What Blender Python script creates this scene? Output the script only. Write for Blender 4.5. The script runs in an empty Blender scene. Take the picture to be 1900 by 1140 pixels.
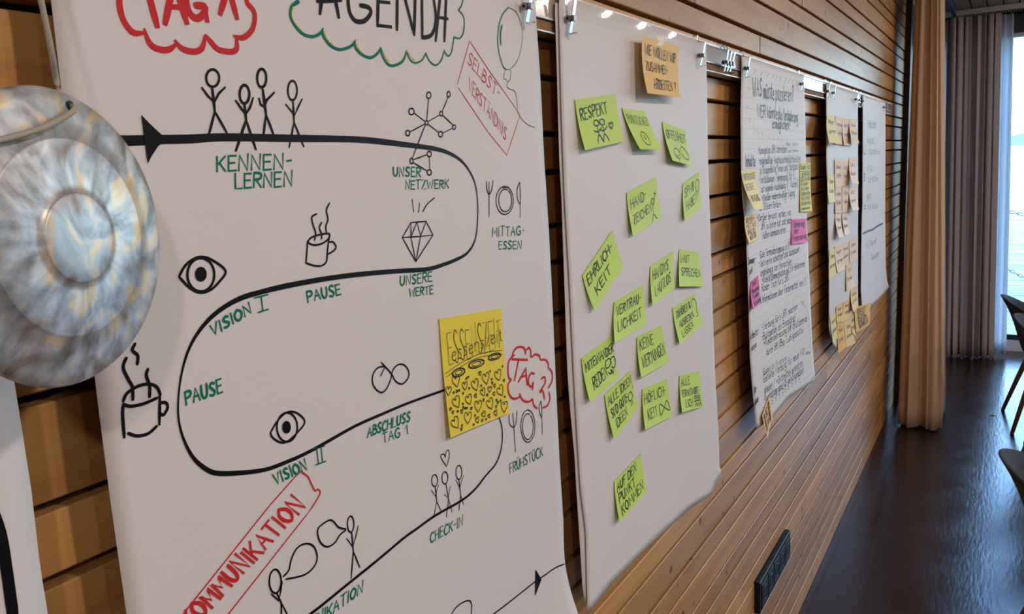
import bpy, math, random
from mathutils import Vector, Matrix
random.seed(7)
C = bpy.context.scene.collection
SC = bpy.context.scene
R = math.radians
# ------------------------------------------------------------------ camera, sky, lights, exposure
F = 1490.0
MX = Vector((0.51881335, 0.17143886, 0.837521)); MY = Vector((-0.85336133, 0.04534274, 0.51934428)); MZ = Vector((-0.0510603, 0.98415078, -0.16982371))
CAM = Vector((0, -.6, 1.718))
cd = bpy.data.cameras.new('camera'); cam = bpy.data.objects.new('camera', cd); C.objects.link(cam)
cd.sensor_width = 36; cd.lens = F/1900*36; cd.clip_start = .02; cd.clip_end = 3000
m = Matrix.Identity(4)
for i, a in enumerate((MX, MY, MZ)):
    m[i][0] = a[0]; m[i][1] = a[1]; m[i][2] = -a[2]; m[i][3] = CAM[i]
cam.matrix_world = m
cd.dof.use_dof = True; cd.dof.focus_distance = 1.35; cd.dof.aperture_fstop = 45
SC.camera = cam
SC.view_settings.view_transform = 'Standard'; SC.view_settings.look = 'None'
SC.view_settings.gamma = 1; SC.view_settings.use_curve_mapping = False
SC.view_settings.exposure = 1.0
w = bpy.data.worlds.new('sky'); SC.world = w; w.use_nodes = True
nt = w.node_tree; nt.nodes.clear()
bg = nt.nodes.new('ShaderNodeBackground'); wo = nt.nodes.new('ShaderNodeOutputWorld')
tc = nt.nodes.new('ShaderNodeTexCoord'); sp = nt.nodes.new('ShaderNodeSeparateXYZ'); cr = nt.nodes.new('ShaderNodeValToRGB')
nt.links.new(tc.outputs['Generated'], sp.inputs[0]); nt.links.new(sp.outputs['Z'], cr.inputs[0])
cr.color_ramp.elements[0].position = 0.0; cr.color_ramp.elements[0].color = (.72, .94, 1.0, 1)
cr.color_ramp.elements[1].position = 1.0; cr.color_ramp.elements[1].color = (.18, .38, .85, 1)
e_ = cr.color_ramp.elements.new(.3); e_.color = (.28, .54, 1.0, 1)
e_ = cr.color_ramp.elements.new(.1); e_.color = (.56, .82, 1.0, 1)
nt.links.new(cr.outputs[0], bg.inputs[0]); bg.inputs[1].default_value = 5.3
nt.links.new(bg.outputs[0], wo.inputs[0])

def area_light(name, loc, size, power, col, rot=(0, 0, 0), spread=None, sy=None):
    l = bpy.data.lights.new(name, 'AREA'); l.energy = power; l.color = col
    l.shape = 'RECTANGLE' if sy else 'DISK'; l.size = size
    if sy: l.size_y = sy
    if spread: l.spread = R(spread)
    o = bpy.data.objects.new(name, l); C.objects.link(o); o.location = loc; o.rotation_euler = rot
    return o
WARM = (1.0, .85, .78)
LAMPS = [(-1.2, 8), (.7, 7.5), (2.6, 6.5), (4.5, 2.2), (5.12, 2.2), (5.74, 2.2), (6.36, 2.2)]
for lx, lp in LAMPS:
    area_light('ceiling_lamp_light', (lx, -1.8, 2.70), .12 if lx < 5 else .07, lp*.95, WARM, rot=(R(42), 0, 0))
for lx in (-.6, 1.6, 3.8, 5.9):  # the last of these is added to brighten the taupe curtain
    area_light('ceiling_lamp_light', (lx, -3.6, 2.70), .12, 9*1.25, WARM)

# ------------------------------------------------------------------ camera geometry used for measuring
def ray(px, py):
    a = px-950; b = 570-py
    return Vector((MX[0]*a+MX[1]*b+MX[2]*F, MY[0]*a+MY[1]*b+MY[2]*F, MZ[0]*a+MZ[1]*b+MZ[2]*F))
def at_y(px, py, y):
    r = ray(px, py); t = (y-CAM.y)/r.y; return CAM+r*t
def at_x(px, py, x):
    r = ray(px, py); return CAM+r*(x/r.x)
def at_z(px, py, z):
    r = ray(px, py); return CAM+r*((z-CAM.z)/r.z)
def zr(z): return z+CAM.z      # heights measured from the lens
# ------------------------------------------------------------------ materials
def mat(name, col, rough=.6, metal=0., coat=0., spec=.5, bump=None, var=None, sheen=0., transl=0., alpha=None):
    m = bpy.data.materials.new(name); m.use_nodes = True; t = m.node_tree; n = t.nodes; b = n['Principled BSDF']
    b.inputs['Base Color'].default_value = (*col, 1); b.inputs['Roughness'].default_value = rough
    b.inputs['Metallic'].default_value = metal; b.inputs['Coat Weight'].default_value = coat
    b.inputs['Specular IOR Level'].default_value = spec; b.inputs['Coat Roughness'].default_value = .15
    b.inputs['Sheen Weight'].default_value = sheen
    co = n.new('ShaderNodeTexCoord')
    if var:     # (scale, amount)
        no = n.new('ShaderNodeTexNoise'); no.inputs['Scale'].default_value = var[0]; no.inputs['Detail'].default_value = 5
        t.links.new(co.outputs['Object'], no.inputs['Vector'])
        mx = n.new('ShaderNodeMix'); mx.data_type = 'RGBA'
        mx.inputs[6].default_value = (*[c*(1-var[1]) for c in col], 1); mx.inputs[7].default_value = (*[min(1, c*(1+var[1])) for c in col], 1)
        t.links.new(no.outputs['Fac'], mx.inputs[0]); t.links.new(mx.outputs[2], b.inputs['Base Color'])
    if bump:
        no = n.new('ShaderNodeTexNoise'); no.inputs['Scale'].default_value = bump[0]; no.inputs['Detail'].default_value = 4
        t.links.new(co.outputs['Object'], no.inputs['Vector'])
        bp = n.new('ShaderNodeBump'); bp.inputs['Strength'].default_value = bump[1]; bp.inputs['Distance'].default_value = bump[2] if len(bump) > 2 else .002
        t.links.new(no.outputs['Fac'], bp.inputs['Height']); t.links.new(bp.outputs[0], b.inputs['Normal'])
    if transl:
        tr = n.new('ShaderNodeBsdfTranslucent'); tr.inputs[0].default_value = (*col, 1)
        ms = n.new('ShaderNodeMixShader'); ms.inputs[0].default_value = transl
        t.links.new(b.outputs[0], ms.inputs[1]); t.links.new(tr.outputs[0], ms.inputs[2]); t.links.new(ms.outputs[0], n['Material Output'].inputs[0])
    return m

def wood_mat(name, dark, mid, light, rough=.42, ang=0):
    m = bpy.data.materials.new(name); m.use_nodes = True; t = m.node_tree; n = t.nodes; L = t.links; b = n['Principled BSDF']
    co = n.new('ShaderNodeTexCoord'); oi = n.new('ShaderNodeObjectInfo')
    rv = n.new('ShaderNodeVectorMath'); rv.operation = 'SCALE'; rv.inputs[0].default_value = (37, 11, 23); L.new(oi.outputs['Random'], rv.inputs['Scale'])
    ad = n.new('ShaderNodeVectorMath'); L.new(co.outputs['Object'], ad.inputs[0]); L.new(rv.outputs[0], ad.inputs[1])
    # growth rings: stretched along x, bent by slow noise
    mp = n.new('ShaderNodeMapping'); mp.inputs['Scale'].default_value = (1.1, 12, 12); L.new(ad.outputs[0], mp.inputs[0])
    n1 = n.new('ShaderNodeTexNoise'); n1.inputs['Scale'].default_value = 1; n1.inputs['Detail'].default_value = 2; L.new(mp.outputs[0], n1.inputs['Vector'])
    ml = n.new('ShaderNodeMath'); ml.operation = 'MULTIPLY'; ml.inputs[1].default_value = 26; L.new(n1.outputs['Fac'], ml.inputs[0])
    sn = n.new('ShaderNodeMath'); sn.operation = 'SINE'; L.new(ml.outputs[0], sn.inputs[0])
    mp2 = n.new('ShaderNodeMapping'); mp2.inputs['Scale'].default_value = (3, 260, 260); L.new(ad.outputs[0], mp2.inputs[0])
    n2 = n.new('ShaderNodeTexNoise'); n2.inputs['Scale'].default_value = 1; n2.inputs['Detail'].default_value = 3; L.new(mp2.outputs[0], n2.inputs['Vector'])
    a1 = n.new('ShaderNodeMath'); a1.operation = 'MULTIPLY_ADD'; a1.inputs[1].default_value = .16; a1.inputs[2].default_value = .34; L.new(sn.outputs[0], a1.inputs[0])
    a2 = n.new('ShaderNodeMath'); a2.operation = 'MULTIPLY_ADD'; a2.inputs[1].default_value = .35; L.new(n2.outputs['Fac'], a2.inputs[0]); L.new(a1.outputs[0], a2.inputs[2])
    cr = n.new('ShaderNodeValToRGB'); L.new(a2.outputs[0], cr.inputs[0])
    cr.color_ramp.elements[0].position = .1; cr.color_ramp.elements[0].color = (*dark, 1)
    cr.color_ramp.elements[1].position = .95; cr.color_ramp.elements[1].color = (*light, 1)
    e = cr.color_ramp.elements.new(.5); e.color = (*mid, 1)
    hv = n.new('ShaderNodeHueSaturation'); L.new(cr.outputs[0], hv.inputs['Color'])
    rm = n.new('ShaderNodeMapRange'); rm.inputs[3].default_value = .78; rm.inputs[4].default_value = 1.18; L.new(oi.outputs['Random'], rm.inputs[0]); L.new(rm.outputs[0], hv.inputs['Value'])
    # knots
    sx = n.new('ShaderNodeSeparateXYZ'); L.new(ad.outputs[0], sx.inputs[0]); cm = n.new('ShaderNodeCombineXYZ'); L.new(sx.outputs['X'], cm.inputs[0]); L.new(sx.outputs['Z'], cm.inputs[1])
    vo = n.new('ShaderNodeTexVoronoi'); vo.voronoi_dimensions = '2D'; vo.inputs['Scale'].default_value = 10; L.new(cm.outputs[0], vo.inputs['Vector'])
    sc = n.new('ShaderNodeSeparateColor'); L.new(vo.outputs['Color'], sc.inputs[0])
    th = n.new('ShaderNodeMath'); th.operation = 'MULTIPLY_ADD'; th.inputs[1].default_value = .19; th.inputs[2].default_value = -.085; L.new(sc.outputs[0], th.inputs[0])
    df = n.new('ShaderNodeMath'); df.operation = 'SUBTRACT'; L.new(th.outputs[0], df.inputs[0]); L.new(vo.outputs['Distance'], df.inputs[1])
    kr = n.new('ShaderNodeMapRange'); kr.inputs[1].default_value = -.018; kr.inputs[2].default_value = .018; kr.inputs[3].default_value = 0; kr.inputs[4].default_value = .85; L.new(df.outputs[0], kr.inputs[0])
    mx = n.new('ShaderNodeMix'); mx.data_type = 'RGBA'; L.new(kr.outputs[0], mx.inputs[0]); L.new(hv.outputs[0], mx.inputs[6]); mx.inputs[7].default_value = (.07, .025, .01, 1)
    L.new(mx.outputs[2], b.inputs['Base Color'])
    b.inputs['Roughness'].default_value = rough; b.inputs['Coat Weight'].default_value = .04; b.inputs['Specular IOR Level'].default_value = .24; b.inputs['Coat Roughness'].default_value = .3
    bp = n.new('ShaderNodeBump'); bp.inputs['Strength'].default_value = .15; bp.inputs['Distance'].default_value = .001; L.new(a2.outputs[0], bp.inputs['Height']); L.new(bp.outputs[0], b.inputs['Normal'])
    return m

WOOD = wood_mat('spruce_slats', (.37, .17, .046), (.51, .265, .08), (.61, .35, .118))
CEILW = wood_mat('ceiling_boards', (.30, .20, .12), (.40, .28, .18), (.50, .36, .24), .55)
BEECH = wood_mat('chair_leg_wood', (.20, .10, .04), (.28, .15, .07), (.36, .2, .1), .4)
BACK = mat('black_felt', (.006, .005, .005), .95)
DARK = mat('dark_bronze_trim', (.018, .018, .022), .4, spec=.5)
PLAST = mat('black_plastic', (.010, .010, .011), .5, spec=.25)
PAPER = mat('flipchart_paper', (.80, .765, .755), .55, spec=.35, bump=(9, .25, .004), transl=.06)
PAPERB = mat('rear_paper', (.80, .765, .755), .6, bump=(7, .25, .004))
INK_K = mat('black_marker_ink', (.006, .006, .007), .5, spec=.12); INK_G = mat('green_marker_ink', (.0, .19, .115), .5, spec=.12)
INK_R = mat('red_marker_ink', (.62, .03, .03), .5, spec=.12); INK_Y = mat('yellow_marker_ink', (.72, .72, .15), .6, spec=.12)
INK_B = mat('blue_black_pen_ink', (.01, .015, .05), .5, spec=.12); INK_F = mat('faded_grey_ink', (.25, .24, .25), .6, spec=.12); INK_P = mat('pale_red_ink', (.8, .38, .32), .6, spec=.12)
INK_M = mat('mid_blue_ink', (.05, .16, .28), .6, spec=.12)
def note_mat(name, col): return mat(name, col, .6, spec=.3, var=(14, .04), transl=.08)
N_GREEN = note_mat('lime_note_paper', (.62, .86, .15)); N_YEL = note_mat('yellow_note_paper', (.94, .76, .06)); N_PYEL = note_mat('pale_yellow_note_paper', (.93, .84, .33))
N_OR = note_mat('orange_note_paper', (.97, .64, .21)); N_POR = note_mat('pale_orange_note_paper', (.96, .70, .45)); N_DOR = note_mat('deep_orange_note_paper', (.96, .56, .10))
N_PINK = note_mat('pink_note_paper', (.90, .12, .42))
STEEL = mat('bright_steel', (.75, .76, .78), .18, 1.0); STEELD = mat('dull_steel', (.30, .30, .31), .35, 1.0)
ALU = mat('aluminium_trim', (.50, .50, .51), .42, .8)
FILM = mat('glossy_rail_face', (.48, .43, .36), .12, 0, coat=.8)
CORK = mat('cork_strip', (.30, .165, .075), .85, var=(420, .45), bump=(500, .5, .001))
CORD = mat('hemp_cord', (.42, .38, .31), .9, bump=(900, .6, .001))
TAN = mat('tan_curtain_cloth', (.74, .51, .32), .9, sheen=.2, var=(600, .08), bump=(700, .2, .0006), transl=.12)
TAUPE = mat('taupe_curtain_cloth', (.66, .57, .53), .9, sheen=.2, var=(600, .08), transl=.42)
SHEER = mat('sheer_white_cloth', (.80, .84, .88), .9, transl=.6)
TAPE = mat('masking_tape', (.85, .72, .55), .4)
WHITEP = mat('white_paint', (.62, .62, .62), .5)
BLUEP = mat('blue_paint_and_daylight', (.045, .10, .22), .35)  # also holds the blue light painted onto the side track
FELT = mat('charcoal_felt', (.030, .030, .033), .95, spec=.2, sheen=.08, var=(160, .45), bump=(300, .5, .002))
def floor_mat():
    m = mat('polished_dark_floor', (.026, .014, .010), .2, spec=.7); t = m.node_tree; n = t.nodes; b = n['Principled BSDF']; L = t.links
    co = n.new('ShaderNodeTexCoord')
    n1 = n.new('ShaderNodeTexNoise'); n1.inputs['Scale'].default_value = 5; n1.inputs['Detail'].default_value = 10; n1.inputs['Roughness'].default_value = .75; L.new(co.outputs['Object'], n1.inputs['Vector'])
    mr = n.new('ShaderNodeMapRange'); mr.inputs[1].default_value = .3; mr.inputs[2].default_value = .7; mr.inputs[3].default_value = .16; mr.inputs[4].default_value = .28; L.new(n1.outputs['Fac'], mr.inputs[0]); L.new(mr.outputs[0], b.inputs['Roughness'])
    cr = n.new('ShaderNodeValToRGB'); cr.color_ramp.elements[0].color = (.008, .004, .003, 1); cr.color_ramp.elements[1].color = (.028, .014, .009, 1); L.new(n1.outputs['Fac'], cr.inputs[0]); L.new(cr.outputs[0], b.inputs['Base Color'])
    mp = n.new('ShaderNodeMapping'); mp.inputs['Scale'].default_value = (14, 70, 1); L.new(co.outputs['Object'], mp.inputs[0])
    n2 = n.new('ShaderNodeTexNoise'); n2.inputs['Scale'].default_value = 1; n2.inputs['Detail'].default_value = 3; L.new(mp.outputs[0], n2.inputs['Vector'])
    bp = n.new('ShaderNodeBump'); bp.inputs['Strength'].default_value = .32; bp.inputs['Distance'].default_value = .002; L.new(n2.outputs['Fac'], bp.inputs['Height']); L.new(bp.outputs[0], b.inputs['Normal'])
    return m
FLOORM = floor_mat()
def grid_paper():
    m = mat('squared_flipchart_paper', (.78, .765, .76), .6, bump=(9, .2, .003)); t = m.node_tree; n = t.nodes; b = n['Principled BSDF']; L = t.links
    co = n.new('ShaderNodeTexCoord'); br = n.new('ShaderNodeTexBrick'); mp = n.new('ShaderNodeMapping'); mp.inputs['Rotation'].default_value = (R(90), 0, 0)
    L.new(co.outputs['Object'], mp.inputs[0]); L.new(mp.outputs[0], br.inputs['Vector'])
    br.offset = 0; br.inputs['Scale'].default_value = 1; br.inputs['Brick Width'].default_value = .025; br.inputs['Row Height'].default_value = .025; br.inputs['Mortar Size'].default_value = .0007
    for k in ('Color1', 'Color2'): br.inputs[k].default_value = (.78, .765, .76, 1)
    br.inputs['Mortar'].default_value = (.62, .63, .66, 1); L.new(br.outputs['Color'], b.inputs['Base Color']); return m
PGRID = grid_paper()
def glass_mat():
    m = bpy.data.materials.new('window_glass'); m.use_nodes = True; t = m.node_tree; n = t.nodes; n.remove(n['Principled BSDF'])
    tr = n.new('ShaderNodeBsdfTransparent'); tr.inputs[0].default_value = (.95, .98, .98, 1); gl = n.new('ShaderNodeBsdfGlossy'); gl.inputs['Roughness'].default_value = .02
    fr = n.new('ShaderNodeFresnel'); fr.inputs[0].default_value = 1.45; ms = n.new('ShaderNodeMixShader')
    t.links.new(fr.outputs[0], ms.inputs[0]); t.links.new(tr.outputs[0], ms.inputs[1]); t.links.new(gl.outputs[0], ms.inputs[2]); t.links.new(ms.outputs[0], n['Material Output'].inputs[0]); return m
GLASS = glass_mat()
def gong_mat():
    m = mat('hammered_bronze', (.5, .45, .38), .3, .45); t = m.node_tree; n = t.nodes; b = n['Principled BSDF']; L = t.links
    co = n.new('ShaderNodeTexCoord'); sx = n.new('ShaderNodeSeparateXYZ'); L.new(co.outputs['Object'], sx.inputs[0])
    at = n.new('ShaderNodeMath'); at.operation = 'ARCTAN2'; L.new(sx.outputs['X'], at.inputs[0]); L.new(sx.outputs['Z'], at.inputs[1])
    ln = n.new('ShaderNodeVectorMath'); ln.operation = 'LENGTH'; L.new(co.outputs['Object'], ln.inputs[0])
    # blotchy patina, with blue and warm reflections put into the colour
    n1 = n.new('ShaderNodeTexNoise'); n1.inputs['Scale'].default_value = 26; n1.inputs['Detail'].default_value = 7; n1.inputs['Distortion'].default_value = 1.6; L.new(co.outputs['Object'], n1.inputs['Vector'])
    cr = n.new('ShaderNodeValToRGB'); L.new(n1.outputs['Fac'], cr.inputs[0]); E = cr.color_ramp.elements
    E[0].position = .30; E[0].color = (.24, .20, .17, 1); E[1].position = .60; E[1].color = (.80, .64, .42, 1)
    e = E.new(.42); e.color = (.40, .40, .39, 1); e = E.new(.50); e.color = (.46, .53, .57, 1)
    # radial brush marks
    cm = n.new('ShaderNodeCombineXYZ'); s1 = n.new('ShaderNodeMath'); s1.operation = 'MULTIPLY'; s1.inputs[1].default_value = 5; L.new(at.outputs[0], s1.inputs[0]); L.new(s1.outputs[0], cm.inputs[0])
    s2 = n.new('ShaderNodeMath'); s2.operation = 'MULTIPLY'; s2.inputs[1].default_value = 45; L.new(ln.outputs['Value'], s2.inputs[0]); L.new(s2.outputs[0], cm.inputs[1])
    n2 = n.new('ShaderNodeTexNoise'); n2.inputs['Scale'].default_value = 1; n2.inputs['Detail'].default_value = 5; L.new(cm.outputs[0], n2.inputs['Vector'])
    mx = n.new('ShaderNodeMix'); mx.data_type = 'RGBA'; mx.blend_type = 'OVERLAY'; mx.inputs[0].default_value = .24; L.new(cr.outputs[0], mx.inputs[6])
    mk_ = n.new('ShaderNodeMapRange'); mk_.inputs[1].default_value = .022; mk_.inputs[2].default_value = .034; mk_.inputs[4].default_value = .42; L.new(ln.outputs['Value'], mk_.inputs[0]); L.new(mk_.outputs[0], mx.inputs[0])
    c2 = n.new('ShaderNodeValToRGB'); c2.color_ramp.elements[0].position = .32; c2.color_ramp.elements[1].position = .68; L.new(n2.outputs['Fac'], c2.inputs[0]); L.new(c2.outputs[0], mx.inputs[7])
    L.new(mx.outputs[2], b.inputs['Base Color'])
    bp = n.new('ShaderNodeBump'); bp.inputs['Strength'].default_value = .3; bp.inputs['Distance'].default_value = .002
    sm = n.new('ShaderNodeMath'); L.new(n1.outputs['Fac'], sm.inputs[0]); sm.inputs[1].default_value = 0; L.new(sm.outputs[0], bp.inputs['Height']); L.new(bp.outputs[0], b.inputs['Normal'])
    b.inputs['Roughness'].default_value = .42; return m
GONG = gong_mat()

# ------------------------------------------------------------------ object helpers
ZERO = Vector((0, 0, 0))
def mesh_obj(name, verts, faces, material, parent=None, origin=None, smooth=False):
    """verts in world coordinates; origin of a child is that of its thing"""
    if origin is None: origin = WO.get(parent.name, ZERO) if parent else ZERO
    me = bpy.data.meshes.new(name); me.from_pydata([tuple(Vector(v)-origin) for v in verts], [], faces)
    if material: me.materials.append(material)
    me.update()
    if smooth: me.shade_smooth()
    o = bpy.data.objects.new(name, me); C.objects.link(o)
    if parent:
        o.parent = parent; o.location = Vector(origin)-WO.get(parent.name, ZERO)
    else: o.location = origin
    WO[o.name] = Vector(origin)
    return o
WO = {}
def tag(o, label, cat, group=None, kind=None):
    o['label'] = label
    if cat: o['category'] = cat
    if group: o['group'] = group
    if kind: o['kind'] = kind
    return o
def empty(name, loc, label, cat, group=None):
    o = bpy.data.objects.new(name, None); C.objects.link(o); o.location = loc; o.empty_display_size = .02; WO[o.name] = Vector(loc)
    return tag(o, label, cat, group)
def struct(o): o['kind'] = 'structure'; return o
class MB:
    def __init__(s): s.v = []; s.f = []
    def add(s, v, f):
        b = len(s.v); s.v += [tuple(p) for p in v]; s.f += [tuple(i+b for i in q) for q in f]; return s
    def box(s, x0, x1, y0, y1, z0, z1, ch=0):
        if ch <= 0:
            v = [(x, y, z) for x in (x0, x1) for y in (y0, y1) for z in (z0, z1)]
            return s.add(v, [(0, 1, 3, 2), (4, 6, 7, 5), (0, 4, 5, 1), (2, 3, 7, 6), (0, 2, 6, 4), (1, 5, 7, 3)])
        # prism along x with chamfered front (y0) edges
        p = [(y1, z0), (y1, z1), (y0+ch, z1), (y0, z1-ch), (y0, z0+ch), (y0+ch, z0)]
        v = [(x0, *q) for q in p]+[(x1, *q) for q in p]; n = 6
        return s.add(v, [tuple(range(n))[::-1], tuple(range(n, 2*n))]+[(i, (i+1) % n, (i+1) % n+n, i+n) for i in range(n)])
    def tube(s, pts, r, n=8, caps=True):
        pts = [Vector(p) for p in pts]; rr = r if isinstance(r, (list, tuple)) else [r]*len(pts); V = []; Fc = []
        up = Vector((.13, .31, .94)).normalized()
        for i, p in enumerate(pts):
            d = (pts[min(i+1, len(pts)-1)]-pts[max(i-1, 0)]).normalized(); a = d.cross(up)
            if a.length < .1: a = d.cross(Vector((1, .2, 0)))
            a.normalize(); b = d.cross(a)
            V += [p+(a*math.cos(2*math.pi*k/n)+b*math.sin(2*math.pi*k/n))*rr[i] for k in range(n)]
        for i in range(len(pts)-1):
            for k in range(n): Fc.append((i*n+k, i*n+(k+1) % n, (i+1)*n+(k+1) % n, (i+1)*n+k))
        if caps: Fc += [tuple(range(n))[::-1], tuple((len(pts)-1)*n+k for k in range(n))]
        return s.add(V, Fc)
    def build(s, name, material, parent=None, origin=None, smooth=False): return mesh_obj(name, s.v, s.f, material, parent, origin, smooth)

def spline(pts, k=5):
    if len(pts) < 3: return list(pts)
    P = [pts[0]]+list(pts)+[pts[-1]]; out = []
    for i in range(1, len(P)-2):
        p0, p1, p2, p3 = P[i-1], P[i], P[i+1], P[i+2]
        for j in range(k):
            t = j/k; t2 = t*t; t3 = t2*t
            out.append(tuple(.5*((2*p1[c])+(-p0[c]+p2[c])*t+(2*p0[c]-5*p1[c]+4*p2[c]-p3[c])*t2+(-p0[c]+3*p1[c]-3*p2[c]+p3[c])*t3) for c in range(len(p1))))
    out.append(tuple(pts[-1])); return out
def ell(cx, cy, rx, ry, n=18, a0=0, a1=360):
    return [(cx+rx*math.cos(R(a0+(a1-a0)*i/n)), cy+ry*math.sin(R(a0+(a1-a0)*i/n))) for i in range(n+1)]

# ------------------------------------------------------------------ pen strokes on a surface
class Ink:
    """collects strokes given in a surface's own coordinates; f maps (a,b) to a world point"""
    def __init__(s, f, off=.0006, step=None): s.f = f; s.m = MB(); s.off = off; s.step = step
    def stroke(s, pts, w, smooth=True, closed=False):
        wl = isinstance(w, (list, tuple))
        q = [(*p, w[i] if wl else w) for i, p in enumerate(pts)]
        if smooth and len(q) > 2: q = spline(q, 4)
        if s.step:
            o = [q[0]]
            for a, b in zip(q, q[1:]):
                d = math.hypot(b[0]-a[0], b[1]-a[1]); k = max(1, int(d/s.step))
                o += [tuple(a[c]+(b[c]-a[c])*j/k for c in range(3)) for j in range(1, k+1)]
            q = o
        P = [s.f(a, b) for a, b, _ in q]; W = [c/2 for _, _, c in q]
        keep = [0]
        for i in range(1, len(P)):
            if (P[i]-P[keep[-1]]).length > 1e-5: keep.append(i)
        P = [P[i] for i in keep]; W = [W[i] for i in keep]
        if len(P) < 2: return
        n = len(P); V = []; Fc = []
        yv = Vector((0, -1, 0))
        D = [(P[min(i+1, n-1)]-P[max(i-1, 0)]).normalized() for i in range(n)]
        P[0] = P[0]-D[0]*W[0]*.6; P[-1] = P[-1]+D[-1]*W[-1]*.6
        W[0] *= .7; W[-1] *= .7
        for i in range(n):
            a = D[i].cross(yv)
            if a.length < 1e-6: a = Vector((1, 0, 0))
            a.normalize(); p = P[i]+yv*s.off
            V += [p+a*W[i], p-a*W[i]]
        for i in range(n-1): Fc.append((2*i, 2*i+1, 2*i+3, 2*i+2))
        s.m.add(V, Fc)
    def fill(s, pts, smooth=False):
        q = spline(pts, 4) if smooth else pts
        P = [s.f(a, b)+Vector((0, -s.off, 0)) for a, b in q]
        c = sum(P, Vector())/len(P); s.m.add(P+[c], [(i, (i+1) % len(P), len(P)) for i in range(len(P))])
    def text(s, t, p0, p1, h, w, seed=1, smooth=True, jit=.35):
        rnd = random.Random(seed); ws = [GL.get(c, GL['-'])[0]+2.0 for c in t]; T = sum(ws)-2.0
        dx = (p1[0]-p0[0])/T; dy = (p1[1]-p0[1])/T; hx, hy = h if isinstance(h, tuple) else (0, -h); x = 0
        for c, cw in zip(t, ws):
            ss = GL.get(c, GL['-'])[1]; jy = rnd.uniform(-jit, jit); js = 1+rnd.uniform(-.06, .06)
            for st, sm in ss:
                pts = []
                for a, b in st:
                    X = x+a+rnd.uniform(-.15, .15); Y = (b+jy)/10*js; pts.append((p0[0]+dx*X+hx*Y, p0[1]+dy*X+hy*Y))
                s.stroke(pts, w, smooth and sm)
            x += cw
    def build(s, name, material, parent, label=None):
        o = s.m.build(name, material, parent)
        if label: o['label'] = label
        return o
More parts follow.
